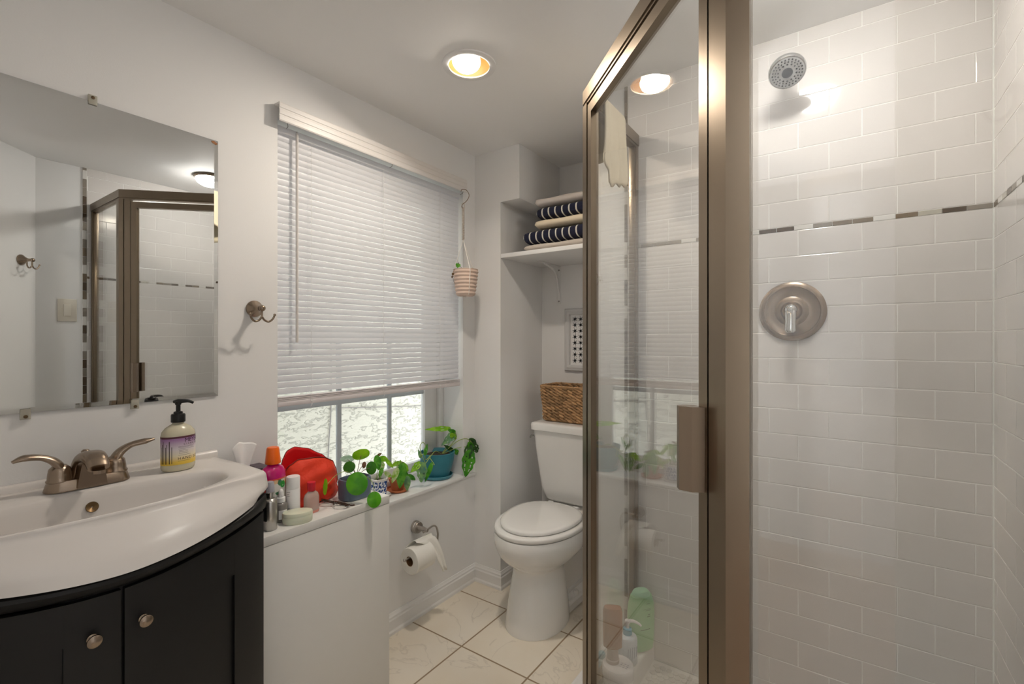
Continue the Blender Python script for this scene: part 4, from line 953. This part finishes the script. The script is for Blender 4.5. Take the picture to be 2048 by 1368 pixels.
bm = B(); tube(bm, [(.002, .939, 1.996), (.002, .939, 1.254)], .0048, 6); tube(bm, [(-.008, .939, 2.0), (.002, .939, 2.004), (.002, .939, 1.99)], .0016, 6, 3); obj('tilt_wand', bm, M('wand_clear', (212, 208, 206), .2), bl)
for y in (.885, 1.345, 1.80):
    bm = B(); tube(bm, [(.034, y, 2.006), (.020, y+.01, 2.002), (.000, y+.016, 2.003)], .0012, 6, 3); obj('valance_clip', bm, M('clip_grey', (130, 126, 120), .4), bl)

# ======================= HANGING PLANTER =======================
hx, hy_ = .062, 1.768
t = thing('hanging_planter', 'small pink ribbed planter hung in macrame from the blind end', 'hanging planter', (hx, hy_, 1.485))
cord = M('cotton_cord', (238, 235, 230), .9); mac = M('macrame_twine', (196, 186, 176), .95, tone=(200, .35), bump=(300, 1, .002))
bm = B(); rib = []
for i in range(45):
    z = .008+.122*i/44; r = .0455+.0165*(i/44)**.7+.0022*math.sin(i*2*PI/6.3); rib.append((r, z))
lathe(bm, [(.001, 0), (.036, 0), (.043, .003)]+rib+[(.060, .131), (.057, .128), (.055, .105)], (hx+.012, hy_+.004, 1.478), 48, cap=(True, False)); obj('pot', bm, M('blush_ceramic', (214, 192, 178), .6, bump=(160, .3, .001)), t)
bm = B(); lathe(bm, [(.056, .108), (.002, .112)], (hx+.012, hy_+.004, 1.478), 24, cap=(False, True)); obj('soil', bm, soil, t)
px_, py_ = hx+.012, hy_+.004
bm = B()
for a in (200, 330, 90):
    ca, sa = math.cos(math.radians(a)), math.sin(math.radians(a)); tube(bm, [(hx, hy_, 1.757), (px_+.062*ca, py_+.062*sa, 1.606), (px_+.0645*ca, py_+.0645*sa, 1.590), (px_+.046*ca, py_+.046*sa, 1.484), (px_, py_, 1.474)], .0018, 6)
obj('cords', bm, cord, t)
bm = B(); pts = []
for i in range(120): u = i/119; pts.append((hx+.0045*math.cos(u*40*PI), hy_+.006*math.sin(u*40*PI), 1.915-.16*u))
tube(bm, pts, .0022, 5); tube(bm, [(hx, hy_, 1.912), (hx, hy_, 1.755)], [.006, .0055, .002], 8, 0); obj('braid', bm, mac, t)
bm = B(); pts = [(hx, hy_+.010*math.cos(a), 1.925+.012*math.sin(a)) for a in [2*PI*i/16 for i in range(17)]]; tube(bm, pts, .0014, 6, cap=False); obj('ring', bm, mac, t)
bm = B(); tube(bm, [(.036, hy_+.012, 2.002), (.040, hy_+.016, 2.012), (.056, hy_+.030, 2.010), (.066, hy_+.040, 1.985), (.064, hy_+.025, 1.955), (hx, hy_-.006, 1.928), (hx, hy_-.010, 1.914), (hx, hy_+.002, 1.910)], .0017, 8, 6); obj('hook', bm, M('bronze_wire', (140, 120, 104), .35, .9), t)
for k, (b, t_, w, mt) in enumerate((((.060, 1.735, 1.634), (.064, 1.722, 1.612), .024, potg), ((.052, 1.706, 1.586), (.060, 1.692, 1.572), .012, brn), ((.052, 1.700, 1.570), (.060, 1.688, 1.560), .010, brn), ((.066, 1.752, 1.614), (.062, 1.745, 1.600), .010, brn))):
    bm = B(); shaped_leaf(bm, b, t_, w, bend=.1, seed=k+80); obj('leaf', bm, mt, t, sharp=80)
bm = B()
for p in ([(px_, py_, 1.588), (.062, 1.745, 1.625), (.060, 1.735, 1.640), (.060, 1.735, 1.634)], [(px_, py_, 1.588), (.056, 1.722, 1.606), (.052, 1.708, 1.592), (.052, 1.702, 1.572), (.054, 1.706, 1.550), (.056, 1.712, 1.540)]): tube(bm, p, .001, 6, 5)
obj('stems', bm, stemm, t)

# ======================= TOILET PAPER =======================
hy3, hz3 = 1.507, .415
t = thing('toilet_paper_holder', 'brushed nickel wall-mounted toilet paper holder under the ledge', 'toilet paper holder', (0, hy3, hz3))
bm = B(); lathe(bm, [(.027, .0003), (.027, .014), (.025, .016), (.025, .024), (.0235, .026), (.012, .0265), (.0125, .030), (.0090, .066), (.009, .078), (.007, .080)], (0, hy3, hz3), 32, 'x'); satin = M('satin_nickel', (186, 180, 174), .28, 1); obj('mounting_post', bm, satin, t)
rx_, rz_ = .074, .318
bm = B(); tube(bm, [(.072, hy3-.020, hz3-.004), (.072, hy3, hz3-.002), (.072, hy3+.040, hz3+.006), (.073, hy3+.062, hz3-.006), (.074, hy3+.070, hz3-.035), (rx_, hy3+.070, rz_+.045), (rx_, hy3+.064, rz_+.014), (rx_, hy3+.045, rz_+.006), (rx_, 1.380, rz_+.012)], .0042, 10, 6); sphere(bm, (rx_, 1.377, rz_+.012), .0068); obj('roll_arm', bm, satin, t)
t = thing('toilet_paper_roll', 'white toilet paper roll hanging on the wall holder', 'toilet paper', (rx_, 1.46, rz_))
def rl_(r, y, wob=0): return [(rx_+r*math.cos(a), y, rz_+r*math.sin(a)-.004) for a in [2*PI*i/48 for i in range(48)]]
ry0, ry1 = 1.405, 1.510
tpm = M('tissue_paper', (236, 234, 228), .95, bump=(140, .3, .001))
bm = B(); loft(bm, [rl_(.021, ry0), rl_(.0545, ry0), rl_(.056, ry0+.0015), rl_(.056, ry1-.0015), rl_(.0545, ry1), rl_(.021, ry1)], False, False); obj('paper', bm, tpm, t)
bm = B(); loft(bm, [rl_(.0198, ry0+.001), rl_(.0208, ry0+.0005), rl_(.0208, ry1-.0005), rl_(.0198, ry1-.001), rl_(.0198, ry0+.001)], False, False); obj('cardboard_core', bm, M('cardboard', (134, 96, 62), .9), t)
def tail(u, v):
    a = math.radians(120-75*v) if v < .5 else math.radians(82.5)
    if v < .5: r = .058+.016*math.sin(v*2*PI*.5); return (rx_+r*math.cos(a), ry0+.004+u*.098+.05*v, rz_-.004+r*math.sin(a)+.018*v)
    w = (v-.5)*2; k = 1-.74*w; yc = ry0+.053+.028+.075*w
    return (rx_+.010+.030*w+.006*math.sin(u*9)*w, yc+(u-.5)*.098*k+.02*w, rz_+.066-.006*math.sin(w*3)-.165*w*w)
cloth('loose_sheet', tail, 16, 24, M('tissue_sheet', (240, 239, 234), .95, bump=(90, .4, .002)), .0007, t)

# ======================= TOILET =======================
TX = .462
to = thing('toilet', 'white two-piece toilet with closed lid in the alcove', 'toilet', (TX, 1.95, 0))
def egg(hx, y0, y1, z, e=2.05, n=56, front=.42, cx_=TX):
    yc = y1-(y1-y0)*front; L = []
    for i in range(n):
        a = 2*PI*i/n; c_, s_ = math.cos(a), math.sin(a); hy = (y1-yc) if s_ > 0 else (yc-y0); ee = e if s_ < 0 else 2.35
        r = (abs(c_/hx)**ee+abs(s_/hy)**ee)**(-1/ee); L.append((cx_+r*c_, yc+r*s_, z))
    return L
bm = B()
secs = [(.130, 1.648, 1.98, .0005, .5), (.131, 1.647, 1.98, .012, .5), (.124, 1.656, 1.98, .07, .5), (.114, 1.672, 1.97, .15, .5), (.105, 1.688, 1.96, .22, .5), (.103, 1.694, 1.96, .252, .5), (.112, 1.688, 1.99, .266, .5), (.134, 1.662, 2.02, .284, .48), (.158, 1.632, 2.05, .308, .46), (.178, 1.608, 2.07, .336, .44), (.192, 1.596, 2.08, .370, .43), (.196, 1.594, 2.08, .400, .43), (.190, 1.602, 2.08, .420, .43)]
loft(bm, [egg(h, a, b, z, front=f) for h, a, b, z, f in secs], True, True)
obj('bowl', bm, porc, to, sharp=60)
bm = B(); loft(bm, [[(TX+s*w, y, z) for s, w, y, z in r] for r in (
  [(-1, .105, 1.90, .0006), (1, .105, 1.90, .0006), (1, .115, 2.27, .0006), (-1, .115, 2.27, .0006)],
  [(-1, .102, 1.90, .05), (1, .102, 1.90, .05), (1, .112, 2.26, .05), (-1, .112, 2.26, .05)],
  [(-1, .060, 1.92, .070), (1, .060, 1.92, .070), (1, .065, 2.25, .070), (-1, .065, 2.25, .070)],
  [(-1, .056, 1.92, .26), (1, .056, 1.92, .26), (1, .075, 2.25, .30), (-1, .075, 2.25, .30)],
  [(-1, .12, 1.99, .36), (1, .12, 1.99, .36), (1, .13, 2.27, .38), (-1, .13, 2.27, .38)],
  [(-1, .14, 2.02, .405), (1, .14, 2.02, .405), (1, .15, 2.28, .43), (-1, .15, 2.28, .43)])], True, True)
bmesh.ops.bevel(bm, geom=list(bm.edges), offset=.010, segments=3, affect='EDGES')
obj('rear_foot', bm, porc, to, sharp=60)
for s in (-1, 1):
    bm = B(); lathe(bm, [(.013, 0), (.013, .014), (.011, .020), (.005, .022), (.004, .020), (.001, .019)], (TX+s*.088, 2.02, .052), 20); obj('bolt_cap', bm, porc, to)
bm = B(); E0, E1 = 1.602, 2.045
loft(bm, [egg(.184, E0+.006, E1, .4215), egg(.191, E0, E1, .4255), egg(.193, E0-.002, E1, .4370), egg(.190, E0+.002, E1, .4425), egg(.180, E0+.012, E1-.006, .4435)], True, True); obj('seat', bm, porc, to, sharp=60)
bm = B(); loft(bm, [egg(.162, E0+.034, E1-.005, .4440), egg(.170, E0+.028, E1-.003, .4480), egg(.171, E0+.027, E1-.003, .4560), egg(.166, E0+.032, E1-.008, .4615), egg(.150, E0+.05, E1-.02, .4640), egg(.05, E0+.17, E1-.12, .4655)], True, True); obj('lid', bm, porc, to, sharp=60)
for s in (-1, 1):
    bm = B(); box(bm, TX+s*.07-.016, TX+s*.07+.016, 2.040, 2.062, .4240, .4550, .006, 3); obj('hinge', bm, whitep, to)
TY0, TY1 = 2.075, 2.325
def rb(x0, x1, y0, y1, z, r=.03, n=8):
    L = []
    for cx_, cy_, a0 in ((x1-r, y1-r, 0), (x0+r, y1-r, PI/2), (x0+r, y0+r, PI), (x1-r, y0+r, 1.5*PI)):
        for i in range(n+1): a = a0+PI/2*i/n; L.append((cx_+r*math.cos(a), cy_+r*math.sin(a), z))
    return L
bm = B(); loft(bm, [rb(TX-.135, TX+.135, TY0+.045, TY1-.02, .436), rb(TX-.142, TX+.142, TY0+.032, TY1-.012, .448), rb(TX-.162, TX+.162, TY0+.020, TY1-.005, .50), rb(TX-.188, TX+.188, TY0+.006, TY1, .70), rb(TX-.198, TX+.198, TY0+.003, TY1, .7945)], True, True); obj('tank', bm, porc, to, sharp=60)
bm = B(); loft(bm, [rb(TX-.200, TX+.200, TY0, TY1+.004, .795), rb(TX-.208, TX+.208, TY0-.010, TY1+.006, .799), rb(TX-.209, TX+.209, TY0-.011, TY1+.006, .826), rb(TX-.205, TX+.205, TY0-.007, TY1+.004, .834), rb(TX-.19, TX+.19, TY0+.008, TY1-.004, .838)], True, True); obj('tank_lid', bm, porc, to, sharp=60)
bm = B(); lathe(bm, [(.011, 0), (.012, -.010), (.008, -.014)], (TX-.188, TY0+.03, .765), 20, 'x'); tube(bm, [(TX-.198, TY0+.03, .765), (TX-.202, TY0+.01, .763), (TX-.200, TY0-.008, .758)], [.006, .007, .005], 10, 4); obj('flush_lever', bm, chrome, to)
# supply line
t = thing('supply_line', 'braided toilet water supply line beside the toilet', 'water line', (.26, 2.30, .16))
bm = B(); tube(bm, [(TX-.13, 2.20, .43), (TX-.155, 2.22, .34), (.245, 2.27, .24), (.245, 2.295, .17)], .006, 8, 6); obj('hose', bm, M('braided_steel', (160, 160, 160), .4, .8), t)
bm = B(); lathe(bm, [(.022, 0), (.022, -.004), (.009, -.006), (.009, -.04)], (.245, YN-.0005, .17), 20, 'y'); obj('shutoff_valve', bm, chrome, t)

# basket on the tank
t = thing('wicker_basket', 'woven brown seagrass basket on the toilet tank lid', 'basket', (.455, 2.20, .839))
wick = M('seagrass', (172, 136, 98), .85, isl=.42, bump=(150, .8, .002))
bm = B(); bx0, bx1, by0, by1 = .290, .640, 2.135, 2.300
def bl_(z, g=0, n=150):
    # rounded rectangle path with outward flare
    r = .03; k = g; segs = rb(bx0-k, bx1+k, by0-k, by1+k, z, r, 6); P = [Vector(p) for p in segs]; P.append(P[0])
    d = [0]
    for a, b in zip(P, P[1:]): d.append(d[-1]+(b-a).length)
    out = []
    for i in range(n):
        s = d[-1]*i/n; j = max(q for q in range(len(d)) if d[q] <= s+1e-9); j = min(j, len(P)-2); f = (s-d[j])/max(1e-9, d[j+1]-d[j]); out.append(P[j].lerp(P[j+1], f))
    return out, d[-1]
cxy = Vector(((bx0+bx1)/2, (by0+by1)/2, 0))
NR = 10
for j in range(NR):
    z = .853+.164*j/(NR-1); base, per = bl_(z, .012*j/NR-.002, 240)
    for sgn in (0, 1):
        pts = []
        for i, p in enumerate(base):
            nx = (base[(i+1) % 240]-base[i-1]).normalized(); out = Vector((nx.y, -nx.x, 0)); ph = i/240*per/.032*2*PI/2+sgn*PI
            pts.append(p+out*(.0045*math.sin(ph))+Vector((0, 0, .0060*math.cos(ph))))
        for a in range(0, 240, 6):
            seg = [pts[(a+q) % 240] for q in range(8)]; tube(bm, seg, [.0040, .0066, .0066, .0040], 6)
obj('woven_sides', bm, wick, t, sharp=80)
bm = B(); loft(bm, [rb(bx0+.004, bx1-.004, by0+.004, by1-.004, .840), rb(bx0+.002, bx1-.002, by0+.002, by1-.002, .846)], True, True); obj('basket_bottom', bm, wick, t)
bm = B(); base, per = bl_(1.021, .011, 120); tube(bm, base+[base[0], base[1]], .0065, 8, cap=False); obj('basket_rim', bm, wick, t)

# ======================= SHELF, TOWELS, PICTURE =======================
SHZ = 1.700
bm = B(); box(bm, .170, .7945, YB+.001, YN-.0005, SHZ-.021, SHZ, .0015)
shf = obj('alcove_shelf', bm, trimm); tag(shf, 'white painted shelf spanning the alcove above the toilet', 'shelf')
t = thing('shelf_bracket', 'white metal bracket under the alcove shelf', 'bracket', (.283, YN, 1.6))
bm = B(); box(bm, .274, .292, YN-.0045, YN-.0005, 1.465, SHZ-.0215, .002); box(bm, .274, .292, YN-.22, YN-.0005, SHZ-.026, SHZ-.0215, .001)
tube(bm, [(.283, YN-.004, 1.53), (.283, YN-.05, 1.64), (.283, YN-.16, SHZ-.027)], .006, 8, 5)
obj('bracket_arm', bm, trimm, t)
for z in (1.480, 1.655):
    bm = B(); lathe(bm, [(.005, 0), (.004, -.003), (.001, -.0035)], (.283, YN-.0046, z), 14, 'y'); obj('screw', bm, M('screw_grey', (150, 148, 144), .4, .6), t)
def striped(name):
    m = bpy.data.materials.new(name); m.use_nodes = True; nt = m.node_tree; n = nt.nodes; L = nt.links.new; b = n['Principled BSDF']
    g = n.new('ShaderNodeTexCoord'); sp = n.new('ShaderNodeSeparateXYZ'); L(g.outputs['Object'], sp.inputs[0])
    ns = n.new('ShaderNodeTexNoise'); ns.inputs['Scale'].default_value = 14; L(g.outputs['Object'], ns.inputs[0])
    a = n.new('ShaderNodeMath'); a.operation = 'MULTIPLY_ADD'; L(ns.outputs[0], a.inputs[0]); a.inputs[1].default_value = .006; L(sp.outputs[0], a.inputs[2])
    d = n.new('ShaderNodeMath'); d.operation = 'DIVIDE'; L(a.outputs[0], d.inputs[0]); d.inputs[1].default_value = .0370
    f = n.new('ShaderNodeMath'); f.operation = 'FRACT'; L(d.outputs[0], f.inputs[0])
    gt = n.new('ShaderNodeMath'); gt.operation = 'GREATER_THAN'; L(f.outputs[0], gt.inputs[0]); gt.inputs[1].default_value = .80
    mx = n.new('ShaderNodeMix'); mx.data_type = 'RGBA'; L(gt.outputs[0], mx.inputs[0]); mx.inputs[6].default_value = lin((24, 28, 54))+(1,); mx.inputs[7].default_value = lin((222, 220, 210))+(1,)
    L(mx.outputs[2], b.inputs['Base Color']); b.inputs['Roughness'].default_value = .95
    nz = n.new('ShaderNodeTexNoise'); nz.inputs['Scale'].default_value = 420; L(g.outputs['Object'], nz.inputs[0])
    bp = n.new('ShaderNodeBump'); bp.inputs['Strength'].default_value = .9; bp.inputs['Distance'].default_value = .003; L(nz.outputs[0], bp.inputs['Height']); L(bp.outputs[0], b.inputs['Normal']); return m
navy = striped('navy_striped_terry'); oat = M('oatmeal_terry', (214, 206, 200), .95, bump=(420, .9, .003)); crm = M('cream_fabric', (228, 214, 190), .9, bump=(60, .6, .004)); gry = M('grey_beige_terry', (206, 196, 186), .95, bump=(420, .9, .003))
def folded(label, x0, x1, y0, y1, z0, z1, mat, layers=1, tilt=0, seed=0):
    t = Vector(((x0+x1)/2, (y0+y1)/2, z0)); bm = B(); rg = random.Random(seed); hz = (z1-z0)/layers
    for l in range(layers):
        n_ = 26; L = []; za = z0+l*hz; ph = rg.random()*6
        for i in range(31):
            u = i/30; x = x0+(x1-x0)*u; e = min(1, u/.07, (1-u)/.05); e = (1-(1-e)**2.6)**(1/2.6)
            row = []
            for k in range(n_):
                a = 2*PI*k/n_; c_, s_ = math.cos(a), math.sin(a); ex = .45
                yy = (y0+y1)/2+(y1-y0)/2*math.copysign(abs(c_)**ex, c_)*(.90+.10*e)+.003*math.sin(u*9+ph)
                zz = za+hz/2+hz/2*.985*math.copysign(abs(s_)**.7, s_)*max(e, .25)+.0018*math.sin(u*13+ph+c_*2)*(s_ > 0)*e
                row.append((x, yy, zz+tilt*(u)*(zz-z0)/(z1-z0) if tilt else zz))
            L.append(row)
        loft(bm, L, True, True)
    o = obj('folded_towel', bm, mat, None, sharp=80); bpy.context.view_layer.update()
    me = o.data; me.transform(Matrix.Translation(-t)); o.location = t
    return tag(o, label, 'towel', 'folded towels on the alcove shelf')
folded('greige folded towel at the bottom of the shelf stack', .286, .74, 1.952, 2.25, SHZ+.0005, SHZ+.036, gry, seed=1)
folded('thick navy striped folded towel, the lower striped one', .284, .76, 1.950, 2.26, SHZ+.037, SHZ+.106, navy, seed=2)
folded('cream folded cloth between the two striped towels', .350, .74, 1.952, 2.25, SHZ+.107, SHZ+.150, crm, seed=3)
folded('navy striped folded towel, the upper striped one', .358, .75, 1.955, 2.25, SHZ+.151, SHZ+.212, navy, seed=4)
folded('pale grey folded towel on top of the stack', .354, .73, 1.955, 2.24, SHZ+.213, SHZ+.256, oat, seed=5)
# picture
t = thing('framed_print', 'pale grey framed print with leafy grey pattern on the alcove wall', 'picture', (.50, YN, 1.09))
fx0, fx1, fz0, fz1 = .323, .690, 1.092, 1.436
def fr(d, y): return [(fx0+d, y, fz0+d), (fx1-d, y, fz0+d), (fx1-d, y, fz1-d), (fx0+d, y, fz1-d)]
bm = B(); loft(bm, [fr(0, YN-.0005), fr(0, YN-.012), fr(.004, YN-.016), fr(.012, YN-.017), fr(.020, YN-.021), (fr(.030, YN-.018)), fr(.034, YN-.012), fr(.034, YN-.004)], False, False); obj('frame', bm, M('frame_grey_white', (206, 206, 206), .45), t, sharp=25)
bm = B(); box(bm, fx0+.034, fx1-.034, YN-.006, YN-.001, fz0+.034, fz1-.034); obj('mat_board', bm, M('mat_white', (226, 226, 226), .8), t)
bm = B(); rg = random.Random(5)
for i in range(7):
    for j in range(8):
        cx_, cz_ = fx0+.062+.0345*i, fz0+.058+.0325*j; a = rg.random()*PI; 
        for s in (0, 1, 2):
            aa = a+s*PI/3; d = Vector((math.cos(aa), 0, math.sin(aa))); p = Vector((-d.z, 0, d.x)); c0 = Vector((cx_, YN-.0064, cz_))
            L = [c0-d*.019, c0+p*.0055, c0+d*.019, c0-p*.0055]; bm.faces.new([bm.verts.new(q_) for q_ in L])
obj('leaf_print', bm, art_g, t, flat=True)

# ======================= SHOWER BOTTLES =======================
grn = M('mint_green_plastic', (156, 210, 156), .28, sss=.1)
c = (1.000, 1.655, CZ)
t = thing('shampoo_bottle', 'tall mint green shampoo bottle on the shower curb by the tiles', 'bottle', c, math.radians(-35))
def ol(hx, hy, z, e=2.4): return rr_loop(0, 0, hx, hy, z, e, 40)
bm = B(); loft(bm, [ol(.024, .044, .0), ol(.027, .048, .004), ol(.028, .051, .04), ol(.028, .053, .12), ol(.027, .050, .160), ol(.024, .040, .190)], True, True); obj('bottle_body', bm, grn, t, local=True)
bm = B(); loft(bm, [ol(.0235, .0355, .1905), ol(.021, .030, .202), ol(.019, .026, .206), ol(.016, .022, .207)], True, True); obj('cap', bm, M('mint_cap', (168, 214, 176), .3), t, local=True)
bm = B()
for z, y0_, y1_ in ((.162, -.002, .012), (.148, -.012, .014), (.143, -.004, .014), (.128, .002, .014), (.122, -.002, .014), (.075, -.022, .014)):
    pass
obj_print = M('dark_green_print', (54, 92, 66), .5)
for z, a, b, h in ((.168, .004, .020, .0022), (.150, -.010, .022, .0014), (.145, .000, .022, .0022), (.129, .010, .020, .0034), (.122, .006, .020, .0040), (.078, -.020, .020, .0030)):
    for k in range(6):
        y0_ = a+(b-a)*k/6; y1_ = y0_+(b-a)/6*.75
        def fxx(y): return .0284*(1-(abs(y)/.0525)**2.4)**(1/2.4)+.0004
        L = [(fxx(y0_), y0_, z), (fxx(y1_), y1_, z), (fxx(y1_), y1_, z+h*(1 if k % 2 else .75)), (fxx(y0_), y0_, z+h*(1 if k % 2 else .75))]
        bm.faces.new([bm.verts.new(p) for p in L])
bmesh.ops.transform(bm, matrix=Matrix.Rotation(math.radians(80), 4, 'Z'), verts=bm.verts) if False else None
obj('label_fine_print', bm, obj_print, t, local=True, flat=True)
c = (.993, 1.545, CZ)
t = thing('lotion_pump_bottle', 'white lotion pump bottle with light blue collar behind the jar', 'bottle', c, math.radians(-30))
bm = B(); loft(bm, [ol(.022, .032, 0), ol(.024, .035, .004), ol(.024, .035, .085), ol(.021, .030, .096), ol(.013, .015, .102)], True, True); obj('bottle_body', bm, M('lotion_white', (218, 228, 236), .3), t, local=True)
bm = B(); lathe(bm, [(.0145, .1025), (.0150, .104), (.0145, .121), (.012, .123)], (0, 0, 0), 28); obj('collar', bm, M('sky_blue_plastic', (104, 178, 206), .3), t, local=True)
bm = B(); lathe(bm, [(.006, .1235), (.006, .140), (.010, .142), (.009, .149), (.003, .151)], (0, 0, 0), 20); tube(bm, [(0, 0, .146), (.012, .014, .148), (.022, .028, .142), (.027, .036, .134)], [.006, .005, .004, .003], 10, 5); obj('pump', bm, whitep, t, local=True)
bm = B()
for k in range(5):
    y = -.020+.009*k; L = [(.0246, y, .018+.004*k), (.0246, y+.0016, .018+.004*k), (.0246, y+.0046, .068), (.0246, y+.003, .068)]; bm.faces.new([bm.verts.new(p) for p in L])
obj('label_fine_print', bm, M('navy_print', (70, 84, 130), .5), t, local=True, flat=True)
c = (1.000, 1.445, CZ)
t = thing('cream_jar', 'wide white lidded cream jar under the upturned brown bottle', 'jar', c)
bm = B(); lathe(bm, [(.044, 0), (.047, .003), (.048, .040), (.045, .044)], c, 44); obj('jar_body', bm, whitep, t)
bm = B(); lathe(bm, [(.0495, .0245), (.0505, .046), (.0495, .056), (.047, .0585), (.0445, .057), (.001, .0565)], c, 48, cap=(False, False)); obj('lid', bm, M('jar_lid_white', (226, 224, 226), .25), t)
bm = B()
for i in range(9):
    a = i*.7; x = c[0]+.006+.010*(i % 3); y = c[1]-.006+.009*(i//3); L = [(x, y, CZ+.0569), (x+.006, y, CZ+.0569), (x+.006, y+.0022+.002*(i % 2), CZ+.0569), (x, y+.0022, CZ+.0569)]; bm.faces.new([bm.verts.new(p) for p in L])
obj('lid_print', bm, M('grey_violet_print', (120, 120, 140), .5), t, flat=True)
c = (.980, 1.449, CZ+.0572)
t = thing('brown_bottle', 'amber brown bottle standing upside down on the white jar', 'bottle', c, math.radians(-62))
bm = B(); loft(bm, [ol(.021, .021, 0, 2), ol(.0215, .0215, .010, 2), ol(.0185, .0185, .012, 2), ol(.018, .018, .046, 2)], True, True); obj('cap', bm, M('grey_beige_cap', (186, 172, 168), .3, trans=.2), t, local=True)
bm = B(); loft(bm, [ol(.016, .022, .0465, 2.6), ol(.018, .030, .052, 3), ol(.0185, .031, .12, 3.2), ol(.018, .031, .165, 3.4), ol(.015, .027, .176, 3.4), ol(.010, .020, .178, 3)], True, True); obj('bottle_body', bm, M('amber_brown_plastic', (184, 124, 94), .18, trans=.35), t, local=True)
c = (.928, 1.478, CZ)
t = thing('blue_bottle', 'small pale blue bottle beside the white jar on the shower curb', 'bottle', c)
bm = B(); lathe(bm, [(.014, 0), (.016, .003), (.016, .030), (.011, .034)], c, 24); obj('bottle_body', bm, M('pale_blue_plastic', (150, 192, 204), .25, trans=.2), t)
bm = B(); lathe(bm, [(.0125, .0345), (.0125, .048), (.010, .051), (.001, .052)], c, 24); obj('cap', bm, M('aqua_cap', (124, 182, 200), .3), t)
